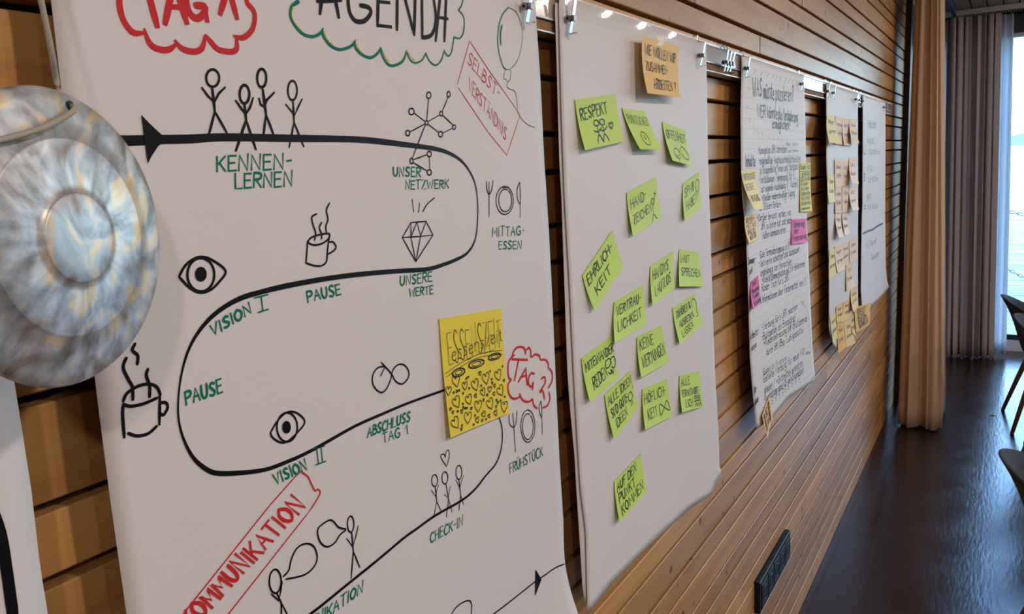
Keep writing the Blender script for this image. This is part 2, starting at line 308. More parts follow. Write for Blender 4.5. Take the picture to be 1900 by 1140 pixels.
# stroke alphabet: "width;stroke|stroke", points x,y with y up (cap height 10); a leading ~ makes the stroke curved
RAW = {
'A': '6;0 0 3 10 6 0|1 4 5.2 4', 'B': '5;0 0 0 10|~0 10 4 9 3.5 6 0 5.4|~0 5.4 5 4.5 4.6 1 0 0', 'C': '5.5;~5.5 8.5 3 10 .3 6.5 .3 3 2.5 0 5.5 1.2', 'D': '5.5;0 0 0 10|~0 10 4.5 8.5 5.5 4.5 4 1 0 0',
'E': '4.5;0 0 0 10|0 10 4.5 10|0 5.3 3.8 5.4|0 0 4.6 .2', 'F': '4.5;0 0 0 10|0 10 4.6 10.2|0 5.3 3.6 5.4', 'G': '6;~5.6 8.6 3 10 .2 6 .6 2 3 0 5.5 1.5 5.6 4.4|5.9 4.5 3.5 4.5', 'H': '5.5;0 0 .2 10|5.5 0 5.4 10|0 5 5.5 5.2',
'I': '1;.5 0 .5 10', 'J': '4;~4 10 4 3 2.5 0 0 1.5', 'K': '5;0 0 0 10|5 10 .2 4.4|1.6 5.6 5 0', 'L': '4.4;0 10 0 0 4.5 .2', 'M': '7;0 0 .6 10 3.5 3.5 6.4 10 7 0', 'N': '5.5;0 0 .3 10 5.2 0 5.5 10.4',
'O': '6;~3 10 .4 7 .4 3 3 0 5.6 3 5.6 7 3 10', 'P': '5;0 0 .2 10|~.2 10 4.8 9.4 4.6 6 .2 4.8', 'Q': '6;~3 10 .4 7 .4 3 3 0 5.6 3 5.6 7 3 10|4 2 6 0', 'R': '5;0 0 .2 10|~.2 10 4.6 9.4 4.4 6 .2 5.2|1.6 5.2 5 0',
'S': '5;~4.8 8.8 2.6 10 .6 7.6 2.4 5.3 4.6 3 3 .2 0 1.2', 'T': '5.5;2.8 0 2.7 10|0 9.8 5.6 10.2', 'U': '5.5;~.2 10 .3 3 2.6 0 5 3 5.3 10', 'V': '5.5;0 10 2.6 0 5.5 10.2', 'W': '8;0 10 2 0 4 8 6 0 8 10.2', 'X': '5;0 0 5 10|0 10 5 0',
'Y': '5.5;0 10 2.7 5 5.5 10|2.7 5 2.4 0', 'Z': '5;0 10 5 10 0 0 5 .2', 'Ä': '6;0 0 3 9 6 0|1 3.6 5.2 3.6|1.6 11 1.8 12|4.4 11 4.6 12', 'Ö': '6;~3 9.4 .4 7 .4 3 3 0 5.6 3 5.6 7 3 9.4|1.6 11 1.8 12|4.4 11 4.6 12',
'Ü': '5.5;~.2 9.4 .3 3 2.6 0 5 3 5.3 9.4|1.4 11 1.6 12|4 11 4.2 12', 'ß': '4.5;~0 0 0 7 2 10 4 8 2.4 5.6 4.5 3 3.5 .3 1.6 .6',
'a': '4;~3.8 5.5 1.5 5.8 .2 3 1.2 .2 3.4 2|3.8 5.8 3.9 0', 'b': '4;0 10 .1 0|~.1 3.5 2.5 5.8 4 3 2.5 0 .2 .6', 'c': '3.5;~3.5 5 1.5 5.6 .2 3 1.2 .2 3.5 .8', 'd': '4;~3.8 5 1.5 5.8 .2 3 1.2 .2 3.6 1.5|3.8 10 3.9 0', 'e': '3.8;~.3 3 3.6 3.6 2.6 5.7 .6 4.5 .4 1.4 2 0 3.8 .9',
'f': '3;~3.2 9.4 1.6 9.6 1.3 6 1.1 0|0 5.6 2.8 5.8', 'g': '4;~3.8 5.4 1.5 5.8 .2 3 1.2 .4 3.6 2|~3.8 5.8 3.8 -2 2 -3.8 .2 -2.4', 'h': '4;0 10 .1 0|~.1 3.5 2.2 5.8 3.7 4 3.9 0', 'i': '1;.4 5.8 .5 0|.4 7.6 .5 8.4', 'j': '1.6;~1.2 5.8 1.2 -2 0 -3.6|1.2 7.6 1.3 8.4',
'k': '3.8;0 10 .1 0|3.6 5.8 .2 2.6|1 3.4 3.8 0', 'l': '1.4;~.3 10 .3 1.5 1.4 .1', 'm': '6;.1 5.6 .1 0|~.1 3.8 1.8 5.8 2.9 4 3 0|~3 3.8 4.6 5.8 5.8 4 6 0', 'n': '4;.1 5.6 .1 0|~.1 3.8 2.2 5.8 3.7 4 3.9 0', 'o': '4;~2 5.8 .2 4 .6 .8 2.4 0 4 2.5 3.4 5 2 5.8',
'p': '4;0 5.8 .1 -4|~.1 4 2.5 5.8 4 3 2.5 0 .2 .8', 'q': '4;~3.8 5.4 1.5 5.8 .2 3 1.2 .4 3.6 2|3.8 5.8 3.9 -4', 'r': '3;.1 5.6 .1 0|~.1 3.8 1.4 5.6 3 5.4', 's': '3.2;~3 5 1.4 5.8 .6 4.4 2.6 2 1.6 0 0 .6', 't': '3;~1.2 9 1.2 1.5 2.8 .2|0 6 2.8 6.2', 'u': '4;~.1 5.8 .3 1 2 0 3.8 2|3.8 5.8 4 0',
'v': '3.6;0 5.8 1.8 0 3.6 5.8', 'w': '5.4;0 5.8 1.5 0 2.7 5 4 0 5.4 5.8', 'x': '3.4;0 0 3.4 5.8|0 5.8 3.4 0', 'y': '3.8;0 5.8 1.9 .5|3.8 5.8 .8 -4', 'z': '3.4;0 5.6 3.4 5.8 0 0 3.5 .2', 'ä': '4;~3.8 5.5 1.5 5.8 .2 3 1.2 .2 3.4 2|3.8 5.8 3.9 0|1 7.6 1.1 8.6|3 7.6 3.1 8.6',
'ö': '4;~2 5.8 .2 4 .6 .8 2.4 0 4 2.5 3.4 5 2 5.8|1 7.6 1.1 8.6|3 7.6 3.1 8.6', 'ü': '4;~.1 5.8 .3 1 2 0 3.8 2|3.8 5.8 4 0|1 7.6 1.1 8.6|3 7.6 3.1 8.6',
'0': '5;~2.5 10 .3 7 .3 3 2.5 0 4.7 3 4.7 7 2.5 10', '1': '3;0 6.5 2.6 10 2.8 0', '2': '5;~.3 8 2.4 10 4.6 7.5 2.5 3.5 0 0|0 0 5 .2', '3': '5;~.3 9.4 4 9.6 3.6 6 1.6 5.2|~1.6 5.2 5 4.6 4.2 .6 .2 .5', '5': '5;4.6 10 .6 10 .4 6|~.4 6 4.4 5.6 4.4 1 .2 .4', '6': '5;~4 10 .8 6 .3 2 2.5 0 4.7 2.4 3 5 .6 3.6',
'7': '5;0 10 5 10 1.6 0', '8': '5;~2.5 5.4 .6 8 2.5 10 4.4 8 2.5 5.4 .2 2.4 2.5 0 4.8 2.4 2.5 5.4', '9': '5;~4.4 6.6 2.4 5 .5 7.6 2.6 10 4.4 7.4 4 2 2.6 0', '4': '5;3.6 0 3.6 10 0 3.4 5 3.4',
'-': '3;.2 5 2.8 5.2', '.': '1;.3 0 .6 .6', ',': '1;.6 .6 .2 -1', ':': '1;.4 1 .6 1.6|.4 5 .6 5.6', '?': '4;~.3 8.4 2 10 4 8 2.2 5 2 3|2 0 2.1 .8', '!': '1;.5 10 .5 3|.5 0 .6 .7', '(': '2;~2 11 .4 7 .4 3 2 -1', ')': '2;~0 11 1.6 7 1.6 3 0 -1', '/': '4;0 -1 4 11', '&': '5;~5 0 1 7.5 2 10 3.6 8 .4 2.6 2 0 5 3.4',
"'": '1;.5 10 .4 8', '*': '3;1.5 10 1.5 6|0 9 3 7|0 7 3 9', '>': '6;0 5 6 5|3.6 7.4 6 5 3.6 2.6', ' ': '2.5;', '_': '4;0 0 4 0'}
GL = {}
for k_, v_ in RAW.items():
    wd, st = v_.split(';', 1); L_ = []
    for s_ in st.split('|'):
        if not s_.strip(): continue
        cv = s_.startswith('~'); a_ = [float(q) for q in s_.lstrip('~').split()]; L_.append((list(zip(a_[::2], a_[1::2])), cv))
    GL[k_] = (float(wd), L_)

# ------------------------------------------------------------------ setting: floor, ceiling, walls
XE = 5.90; XF = 7.75; ZC = zr(1.03); YR = -6.0; XB = -3.0
struct(MB().box(XB, XF, YR, .02, -.1, 0).build('floor', FLOORM))
ceil = struct(MB().box(XB, XF, YR, .15, ZC+.03, ZC+.12).build('ceiling', BACK))
y = -.0
k = 0
while y > YR:
    w_ = .092; o = MB().box(XB, XF, y-w_, y, ZC, ZC+.02).build('board', CEILW, ceil); y -= .104; k += 1
# slatted wall: narrow and wide slats in turn; every board of every row is its own piece
wl = struct(MB().box(XB, XE+.0, .022, .10, 0, ZC+.02).build('wall_left', BACK))
rows = []
seams = []
for k in range(-13, 9): seams += [-.0085+.1405*k, .049+.1405*k]
seams = sorted(z for z in seams if -1.67 < z < 1.0)
edges = [-1.718]+seams+[1.03]
rnd = random.Random(4)
for i in range(len(edges)-1):
    z0 = zr(edges[i])+(.0045 if i else .002); z1 = zr(edges[i+1])-.0045
    if z1-z0 < .01: continue
    cuts = [XB]; x = XB+rnd.uniform(1.0, 3.2)
    if abs(edges[i]-.2725) < .01: x = 2.335
    while x < XE-.5: cuts.append(x); x += rnd.uniform(2.2, 3.6)
    cuts.append(XE)
    for a, b in zip(cuts, cuts[1:]):
        yo = rnd.uniform(-.0012, .0012)
        mesh = MB().box(a+.0005, b-.0005, 0+yo, .022, z0, z1, .0015)
        mesh_obj('plank', mesh.v, mesh.f, WOOD, wl, origin=Vector((a, 0, z0)))
struct(MB().box(XE, XE+.05, -.035, .08, 0, ZC).build('trim_1', DARK))
struct(MB().box(XE+.05, XE+.062, -.03, .08, 0, ZC).build('trim_2', ALU))
# window in the left wall past the slats, with a blind added over its pane
w2 = struct(MB().box(XE+.06, XF, .09, .12, 0, ZC).build('window_2', BLUEP))
MB().box(XE+.062, XF, -.012, .09, zr(.87), zr(.93)).build('frame_head', DARK, w2)
MB().box(XE+.062, XE+.13, .0, .09, 0.06, zr(.87)).build('frame_side', BLUEP, w2)
MB().box(XF-.1, XF-.02, .0, .09, 0.06, zr(.87)).build('frame_side', DARK, w2)
MB().box(XE+.062, XF, 0, .09, 0, .06).build('sill', WHITEP, w2)
MB().box(XE+.13, XF-.1, .06, .064, .06, zr(.87)).build('pane', GLASS, w2)
MB().box(XE+.125, XF-.14, .030, .032, .062, zr(.868)).build('added_blind', BLUEP, w2)  # added so the pane does not mirror the bright sky
struct(MB().box(XE+.062, XF, -.02, .09, zr(.93), ZC).build('wall_left_lintel', CEILW))
# far wall with the big lake window
wf = struct(MB().box(XF+.02, XF+.14, YR, -5.2, 0, ZC).build('wall_far', CEILW))
win = struct(MB().box(XF, XF+.12, -5.2, .12, zr(.85), ZC+.02).build('window_1', DARK))
MB().box(XF-.01, XF+.06, -5.2, .0, zr(.82), zr(.85)).build('frame_head', ALU, win)
MB().box(XF-.01, XF+.08, -5.2, .0, .094, .14).build('frame_sill', DARK, win)
for yy in (-.10, -1.9, -3.5, -5.2): MB().box(XF-.01, XF+.08, yy-.03, yy+.03, .14, zr(.82)).build('mullion', DARK, win)
for a, b in ((-1.87, -.13), (-3.47, -1.93), (-5.17, -3.53)): MB().box(XF+.03, XF+.036, a, b, .14, zr(.82)).build('pane', GLASS, win)
struct(MB().box(XF-.012, XF+.1, -5.2, 0, 0, .094).build('baseboard_far', WHITEP))
struct(MB().box(XB, XF+.1, YR-.1, YR, 0, ZC).build('wall_right', CEILW))
struct(MB().box(XB-.1, XB, YR, .1, 0, ZC).build('wall_back', CEILW))

# ------------------------------------------------------------------ display rail
RX0, RX1 = -2.0, 5.05
rail = empty('display_rail', (RX0, 0, zr(.187)), 'long aluminium pinning rail with cork strip screwed along the slatted wall', 'rail')
MB().box(RX0, RX1, -.033, 0, zr(.2425), zr(.247)).build('top_trim', ALU, rail)
MB().box(RX0, RX1, -.030, -.004, zr(.208), zr(.2425)).build('glossy_face', FILM, rail)
MB().box(RX0, RX1, -.0325, -.004, zr(.206), zr(.209)).build('middle_trim', ALU, rail)
x = RX0
while x < RX1:
    l_ = min(.38, RX1-x); MB().box(x+.0004, x+l_-.0004, -.028, -.004, zr(.1895), zr(.206)).build('cork_strip', CORK, rail); x += .38
MB().box(RX0, RX1, -.0335, -.001, zr(.1875), zr(.1895)).build('bottom_trim', ALU, rail)
CLEAR = bpy.data.materials.new('clear_plastic'); CLEAR.use_nodes = True
_t = CLEAR.node_tree; _n = _t.nodes; _n.remove(_n['Principled BSDF']); _a = _n.new('ShaderNodeBsdfTransparent'); _g = _n.new('ShaderNodeBsdfGlossy'); _g.inputs['Roughness'].default_value = .03
_f = _n.new('ShaderNodeFresnel'); _f.inputs[0].default_value = 1.12; _s = _n.new('ShaderNodeMixShader'); _s.inputs[0].default_value = .03; _t.links.new(_a.outputs[0], _s.inputs[1]); _t.links.new(_g.outputs[0], _s.inputs[2]); _t.links.new(_s.outputs[0], _n['Material Output'].inputs[0])
MB().box(at_y(1045, 10, -.04).x, at_y(1300, 80, -.04).x, -.0445, -.0435, zr(.212), zr(.240)).build('clear_cover', CLEAR, rail)

# ------------------------------------------------------------------ paper sheets
def surf(seed, base=-.037, amp=.0022, extra=None):
    ph = [random.Random(seed).uniform(0, 6.28) for _ in range(4)]
    def Y(x, z):
        zz = zr(.245)-z; k = min(1, max(0, zz/.25))
        v = base-amp*k*(math.sin(5.1*x+ph[0]+1.3*zz)+.6*math.sin(9.0*x-3.7*zz+ph[1])+.5*math.sin(6.1*zz+ph[2]))-.004*min(1, zz)
        if extra: v += extra(x, z)
        return v
    return Y
def px_map(Y):
    def f(px, py):
        y = -.037
        for _ in range(5):
            p = at_y(px, py, y); y = Y(p.x, p.z)
        return at_y(px, py, y)
    return f
def edge(poly):
    """poly of world (x,z) sorted from the top; returns fn(v in 0..1) by height"""
    z0, z1 = poly[0][1], poly[-1][1]
    def f(v):
        z = z0+(z1-z0)*v
        for (xa, za), (xb, zb) in zip(poly, poly[1:]):
            if zb <= z+1e-9 or (xb, zb) == poly[-1]:
                t = 0 if za == zb else (za-z)/(za-zb); t = max(0, min(1, t)); return xa+(xb-xa)*t, z
        return poly[-1]
    return f
def sheet(name, Y, left, right, mat_, label, bottom=None, nu=30, nv=60, top=None):
    f = px_map(Y); q = lambda L: [(p[1], p[2]) if p[0] == 'w' else (lambda w: (w.x, w.z))(f(*p)) for p in L]
    LE = edge(q(left)); RE = edge(q(right)); V = []; Fc = []
    bz = None
    if bottom:   # list of (u, dz)
        def bz(u):
            for (a, da), (b, db) in zip(bottom, bottom[1:]):
                if u <= b+1e-9: return da+(db-da)*(u-a)/(b-a)
            return 0
    for j in range(nv+1):
        v = j/nv; xl, zl = LE(v); xr, zr_ = RE(v)
        for i in range(nu+1):
            u = i/nu; x = xl+(xr-xl)*u; z = zl+(zr_-zl)*u
            if bz: z += bz(u)*v**4
            V.append((x, Y(x, z), z))
    for j in range(nv):
        for i in range(nu): a = j*(nu+1)+i; Fc.append((a, a+nu+1, a+nu+2, a+1))
    org = Vector(V[nu//2]); o = mesh_obj(name, V, Fc, mat_, None, origin=org, smooth=True)
    s = o.modifiers.new('thickness', 'SOLIDIFY'); s.thickness = .0003; s.offset = -1
    tag(o, label, 'paper sheet', 'flipchart papers hanging from the rail')
    return o, f
TOPZ = zr(.2435)
# sheet 0, lower left corner
Y0 = surf(1); s0, f0 = sheet('flipchart_sheet', Y0, [('w', -.36, TOPZ), ('w', -.36, zr(-.74))], [('w', at_y(35, 761, -.037).x-.004, TOPZ), (35, 761), (58, 908), (75, 1056), (89, 1140), ('w', at_y(89, 1140, -.037).x, zr(-.74))], PAPER, 'flipchart sheet at the far left below the gong with one thick black curve')
i = Ink(f0, step=20); i.stroke([(-60, 850), (-25, 925), (0, 990), (12, 1060), (19, 1110), (23, 1150), (20, 1260)], .0075); i.build('marker_curve', INK_K, s0)
# sheet 1, the agenda
def ex1(x, z):
    rx = at_y(1047, 1000, -.04).x; rz = at_y(1050, 1010, -.04).z
    a = max(0, (x-(rx-.16))/.16); b = max(0, min(1, (rz-z)/.12)); return -.020*a*a*b*b
Y1 = surf(2, extra=ex1, amp=.0018)
s1, f1 = sheet('flipchart_sheet', Y1, [('w', at_y(95, 0, -.037).x-.004, TOPZ), (95, 0), (135, 350), (180, 735), (205, 930), (235, 1140), ('w', at_y(236, 1150, -.037).x+.004, zr(-.76))],
    [('w', at_y(992, 15, -.037).x-.001, TOPZ), (994, 20), (1003, 150), (1010, 300), (1018, 420), (1025, 560), (1031, 700), (1038, 850), (1045, 960), (1049, 1050), ('w', at_y(1050, 1060, -.037).x, zr(-.76))], PAPER,
    'large agenda flipchart sheet with a winding black timeline and red and green clouds', nu=40, nv=80)
def mk(f, step=9): return Ink(f, step=step)
K = mk(f1); main = [(150, 261, 10), (225, 261, 10), (243, 261, 10), (300, 259, 9), (350, 258, 9), (400, 255, 8.5), (450, 255, 8.5), (500, 256, 8.5), (560, 257, 8.5), (640, 258, 8), (690, 261, 8), (740, 267, 7.5), (800, 275, 6.5), (830, 283, 5.5), (855, 298, 4.5), (872, 320, 3.5), (882, 345, 2.8), (886, 380, 2.6), (885, 420, 2.8), (880, 448, 3.5), (868, 468, 4.5), (850, 480, 5.5), (820, 492, 6), (790, 500, 6.5), (740, 503, 6.5), (700, 506, 6.5), (650, 511, 6.5), (600, 518, 6.5), (560, 525, 6.5), (520, 533, 6.5), (480, 543, 6), (450, 552, 6), (420, 567, 5.5), (390, 590, 5), (365, 620, 4), (347, 655, 3.2), (335, 700, 2.4), (330, 745, 2.2), (331, 780, 2.4), (340, 815, 3), (357, 848, 4), (378, 868, 5), (400, 878, 5.5), (440, 878, 5.5), (490, 872, 5), (530, 858, 5), (570, 840, 4.6), (610, 818, 4.6), (660, 790, 4.4), (710, 768, 4.2), (760, 747, 4), (830, 722, 4)]
K.stroke([p[:2] for p in main], [p[2]*.00078 for p in main])
l2 = [(922, 765), (931, 795), (930, 830), (920, 860), (900, 884), (881, 908), (856, 929), (807, 957), (772, 982), (747, 1000), (702, 1038), (640, 1088), (575, 1140), (500, 1190)]
K.stroke(l2, [.002, .0022, .0025, .0028, .003]+[.0034]*9); K.stroke([(880, 1165), (915, 1140), (948, 1115), (992, 1080), (1010, 1068), (1030, 1054), (1047, 1047)], .0024); K.build('timeline', INK_K, s1)
K = mk(f1, 12); K.off = .0009; K.fill([(261, 213), (275, 228), (292, 244), (308, 258), (292, 272), (280, 290), (273, 304), (267, 260)]); K.build('arrowhead', INK_K, s1); K = mk(f1, 12); K.off = .0009; K.fill([(993, 1057), (1004, 1075), (992, 1107)]); K.build('arrowhead', INK_K, s1)
def person(f, head, neck, hip, arms, legs, w=.0022, name='stick_figure'):
    k = mk(f, 14); k.stroke(ell(*head, 14, 20, 400), w); k.stroke([neck, hip], w*1.3, False)
    k.stroke(arms, w, False)
    for l in legs: k.stroke([hip, l], w*1.1, False)
    return k.build(name, INK_K, s1)
person(f1, (394, 145, 12, 16), (393, 162), (398, 207), [(374, 163), (385, 178), (397, 190), (405, 174), (417, 162)], [(387, 250), (420, 246)])
person(f1, (453, 175, 9, 17), (453, 195), (456, 223), [(437, 187), (446, 200), (455, 212), (463, 200), (469, 182)], [(437, 280), (474, 277)], .0025)
person(f1, (485, 145, 8.5, 17), (487, 167), (493, 213), [(480, 183), (483, 194), (490, 199), (494, 186), (508, 172)], [(488, 253), (507, 250)], .0025)
person(f1, (542, 168, 8.5, 18), (543, 187), (545, 227), [(530, 194), (546, 214), (552, 200), (560, 184)], [(536, 273), (563, 272)], .002)
person(f1, (650, 973, 6, 15), (652, 989), (655, 1024), [(643, 1000), (654, 1015), (660, 995), (664, 976)], [(651, 1073), (667, 1053)], .0017)
person(f1, (510, 1079, 11, 22), (513, 1101), (521, 1119), [(503, 1103), (517, 1115), (520, 1098), (523, 1080)], [(522, 1150), (533, 1141)], .0019)
person(f1, (806, 892, 5.5, 11), (807, 903), (810, 931), [(800, 910), (807, 921), (813, 901)], [(805, 956), (817, 947)], .0015)
person(f1, (825, 887, 5.5, 11), (827, 899), (831.6, 926), [(824, 918), (831, 924), (835, 903)], [(828, 959), (838, 950)], .0015)
person(f1, (851, 877, 5.5, 13), (851, 890), (854, 919), [(845, 891), (852.6, 905), (859.6, 882)], [(851, 947), (859.6, 936)], .0015)
def draw(name, f, par, mat_, strokes, w=.002, fills=(), label=None, step=14, smooth=True):
    k = mk(f, step)
    for s in strokes:
        if isinstance(s, tuple): k.stroke(s[0], s[1], smooth)
        else: k.stroke(s, w, smooth)
    for q in fills: k.fill(q)
    return k.build(name, mat_, par, label)
# network
nodes = [(795, 177, 4, 6), (832, 175, 3, 5), (763, 207, 5, 6), (791, 228, 3, 4), (818, 211, 3, 4), (842, 236, 3, 4), (817, 249, 4, 5), (756, 247, 4, 5), (763, 299, 3, 5), (796, 286, 4, 5), (796, 320, 4, 5)]
ed = [(791, 224, 795, 183), (768, 210, 789, 226), (760, 245, 788, 230), (793, 226, 816, 213), (820, 207, 831, 180), (820, 213, 841, 233), (839, 238, 821, 247), (793, 230, 814, 246), (789, 231, 764, 295), (765, 297, 792, 287), (765, 301, 793, 318), (796, 290, 797, 315)]
draw('network_drawing', f1, s1, INK_K, [ell(*n_, 10) for n_ in nodes]+[[(a, b), (c, d)] for a, b, c, d in ed], .0016)
def lettering(name, f, par, mat_, items, w, label=None, step=30):
    for j, it in enumerate(items):
        k = mk(f, step); k.text(it[0], it[1], it[2], it[3], it[4] if len(it) > 4 else w, seed=j+3); k.build(name, mat_, par, label)
for t_, a, b, h in [('KENNEN-', (402, 319), (540, 313), 29), ('LERNEN', (436, 350), (541, 346), 27), ('UNSER', (729, 327), (780, 328), 17), ('NETZWERK', (752, 351), (832, 350), 16), ('MITTAG-', (913, 439), (972, 436), 17), ('ESSEN', (925, 463), (967, 462), 15),
    ('VISION', (394, 624), (466, 581), (-5, -19)), ('PAUSE', (571, 561), (632, 546), (-3, -19)), ('UNSERE', (742, 530), (801, 522), 18), ('WERTE', (759, 551), (803, 545), 15), ('PAUSE', (345, 752), (412, 728), (-3, -25)),
    ('VISION', (511, 899), (570, 872), (-6, -19)), ('ABSCHLUSS', (681, 812), (760, 781), (1, -18)), ('TAG 1', (710, 822), (756, 806), (-1, -17)), ('KOMMUNIKATION', (520, 1207), (672, 1099), (1, -21)), ('CHECK-IN', (798, 1008), (858, 975), (0, -18)), ('FRÜHSTÜCK', (946, 879), (1007, 846), (-1, -18))]:
    k = mk(f1, 30); k.text(t_, a, b, h, .0023 if a[0] < 700 else .0020, seed=int(a[0])); k.build('green_lettering', INK_G, s1, 'green handwritten agenda word')
k = mk(f1, 30)
for s_ in ([(472, 553), (496, 547)], [(484, 550), (487, 576)], [(479, 580), (497, 574)], [(580, 834), (601, 828)], [(587, 832), (590, 861)], [(595, 830), (598, 858)], [(585, 863), (604, 856)]): k.stroke(s_, .0021, False)
k.build('green_numerals', INK_G, s1)
# clouds and titles
sc = [[(222, -25), (221, 5), (225, 28), (234, 47), (248, 61), (268, 61)], [(267, 54), (277, 80), (293, 91), (313, 92), (328, 80)], [(324, 75), (337, 90), (360, 96), (375, 88), (380, 65)], [(381, 65), (390, 77), (405, 92), (430, 96), (439, 88), (438, 67)], [(433, 67), (450, 70), (466, 57), (472, 37), (470, 20), (458, 5), (456, -12)], [(222, -25), (235, -60), (280, -75), (340, -80), (400, -76), (445, -50), (456, -14)]]
draw('red_cloud', f1, s1, INK_R, [(s_, [.0022]+[.0048]*(len(s_)-2)+[.0022]) for s_ in sc], label='red scalloped cloud outline')
draw('red_title', f1, s1, INK_R, [[(270, -30), (291, 48)], [(245, -28), (300, -35)], [(306, 43), (322, -35)], [(322, -35), (346, 42)], [(312, 12), (338, 14)], [(372, -25), (352, -22), (345, 0), (352, 25), (366, 34), (378, 24), (379, 12), (362, 10)], [(379, 12), (384, 38)], [(408, 25), (425, -30)], [(422, -28), (439, 33)]], .0058, label='red title reading TAG 1')
gc = [[(553, 3), (541, 12), (538, 28), (545, 45), (560, 62), (578, 68), (592, 63), (599, 53)], [(597, 58), (600, 68), (612, 84), (630, 92), (650, 86), (659, 75)], [(657, 79), (660, 90), (672, 102), (687, 107), (700, 99), (706, 88)], [(706, 92), (710, 105), (718, 118), (730, 122), (747, 113), (754, 94)], [(754, 96), (760, 110), (770, 117), (783, 111), (790, 98)], [(790, 100), (797, 114), (808, 121), (818, 112), (824, 93)], [(824, 95), (831, 104), (837, 97), (840, 82), (842, 68)], [(842, 69), (853, 71), (860, 57), (860, 32), (850, 18)], [(850, 18), (856, 10), (858, -8), (850, -40)], [(553, 3), (548, -30), (580, -60), (650, -75), (740, -78), (820, -70), (850, -40)]]
draw('green_cloud', f1, s1, INK_G, [(s_, [.0042]+[.0030]*(len(s_)-2)+[.0018]) for s_ in gc[:4]]+[(s_, .0019) for s_ in gc[4:]], label='green scalloped cloud outline')
draw('yellow_shading', f1, s1, INK_Y, [[(543, 12), (541, 30), (549, 46), (560, 57)], [(602, 58), (606, 72), (618, 84)], [(662, 82), (667, 93), (676, 101)], [(711, 95), (716, 108), (722, 114)], [(757, 97), (762, 106), (770, 112)]], .0013, label='yellow shading inside the green cloud')['kind'] = 'stuff'
draw('black_title', f1, s1, INK_K, [[(593, 25), (602, -50)], [(628, 32), (612, -50)], [(588, 2), (632, 0)], [(655, -45), (646, -20), (647, 18), (658, 38), (675, 39), (687, 25), (684, 14), (668, 10)], [(702, -45), (700, 47)], [(700, 47), (725, 50)], [(702, 3), (722, 5)], [(736, 55), (737, -50)], [(740, -45), (768, 64)], [(768, 64), (771, -45)], [(783, 70), (782, -45)], [(783, 70), (800, 65), (808, 40), (805, 5), (795, -35), (783, -45)], [(808, 75), (820, -45)], [(824, 76), (829, -45)], [(813, 32), (830, 35)]], .0046, label='black title reading AGENDA')
# cutlery and plates
draw('lunch_drawing', f1, s1, INK_K, [[(902, 337), (903, 352), (907, 361), (912, 352), (914, 335)], [(907, 338), (907, 403)], ell(936, 372, 16, 26, 18, -80, 290), ell(937, 372, 12, 21, 18, -60, 290), [(932, 349), (943, 347)], [(964, 338), (959, 352), (960, 370), (965, 376), (964, 338)], [(965, 376), (965, 403)]], .0016)
draw('breakfast_drawing', f1, s1, INK_K, [[(944, 768), (945, 786), (951.6, 793), (957, 786), (959, 762.6)], [(951, 767), (953, 792), (956, 839)], ell(979, 791, 13, 30, 18, -80, 300), ell(979, 792, 10, 24, 18, -60, 290), [(1003.7, 744), (999.7, 755), (1001.6, 768), (1005, 774), (1003.7, 744)], [(1005, 774), (1006, 807)]], .0015)
def eye(out, ir, pu, w):
    draw('eye_drawing', f1, s1, INK_K, [out, ell(*ir, 20)], w, [ell(*pu, 16)[:-1]])
eye([(332, 513), (343, 493), (360, 480), (377, 477), (397, 485), (418, 503), (407, 522), (390, 538), (370, 543), (350, 533), (332, 514)], (372, 510, 25, 31), (372, 509, 11, 14), .0023)
eye([(501, 803), (516, 779), (533, 765), (551, 767), (565, 783), (551, 803), (533, 819), (519, 821), (505, 812), (501, 803)], (532, 793, 19, 27), (531, 793, 8, 12), .002)
draw('mug_drawing', f1, s1, INK_K, [[(570, 448), (569, 465), (567, 488)], [(567, 488), (582, 493), (595, 494)], [(595, 494), (605, 486), (607, 465), (611, 435)], [(570, 450), (577, 441), (595, 435), (610, 434), (609, 443), (597, 452), (582, 455), (570, 450)], [(609, 450), (617, 449), (623, 458), (618, 466), (607, 472)], [(587, 397), (578, 403), (580, 417), (585, 432), (583, 446)], [(596, 413), (592, 423), (596, 434), (596, 443)], [(611, 377), (605, 390), (608, 407), (604, 420), (605, 431)]], .0019)
draw('mug_drawing', f1, s1, INK_K, [[(228, 752), (227, 770), (230, 812)], [(228, 745), (235, 730), (255, 717), (275, 713), (290, 718), (297, 733)], [(228, 750), (242, 754), (267, 749), (292, 738)], [(237, 804), (253, 809), (274, 805), (290, 791)], [(296, 735), (295, 788)], [(298, 747), (308, 748), (310, 758), (303, 770), (297, 768)], [(250, 638), (245, 650), (255, 660), (254, 676)], [(234, 664), (228, 682), (238, 705), (245, 718), (246, 742)], [(274, 685), (271, 697), (277, 716), (277, 737)]], .0026)
draw('diamond_drawing', f1, s1, INK_K, [[(762, 413), (790, 411)], [(790, 411), (803, 436)], [(803, 436), (771, 486)], [(771, 486), (746, 441)], [(746, 441), (762, 413)], [(746, 441), (779, 439)], [(779, 439), (803, 436)], [(762, 413), (762, 441)], [(762, 441), (771, 486)], [(773, 412), (762, 440)], [(773, 412), (780, 438)], [(780, 438), (790, 411)], [(780, 438), (771, 486)], [(764, 370), (767, 393)], [(778, 377), (776, 394)], [(806, 367), (792, 379), (784, 393)]], .0016)
draw('glasses_drawing', f1, s1, INK_K, [[(707, 673), (725, 693), (733, 707), (745, 713), (756, 703), (758, 690), (750, 678), (738, 677), (728, 688), (724, 705), (715, 724), (704, 728), (692, 715), (691, 697), (700, 683), (714, 680)], [(714, 680), (706, 698)]], .0019)
draw('heart_drawing', f1, s1, INK_K, [[(828, 866), (819, 852), (817.5, 845), (823, 843), (826, 849)], [(826, 849), (827, 839), (832, 836), (833, 848), (829, 864)]], .0013)
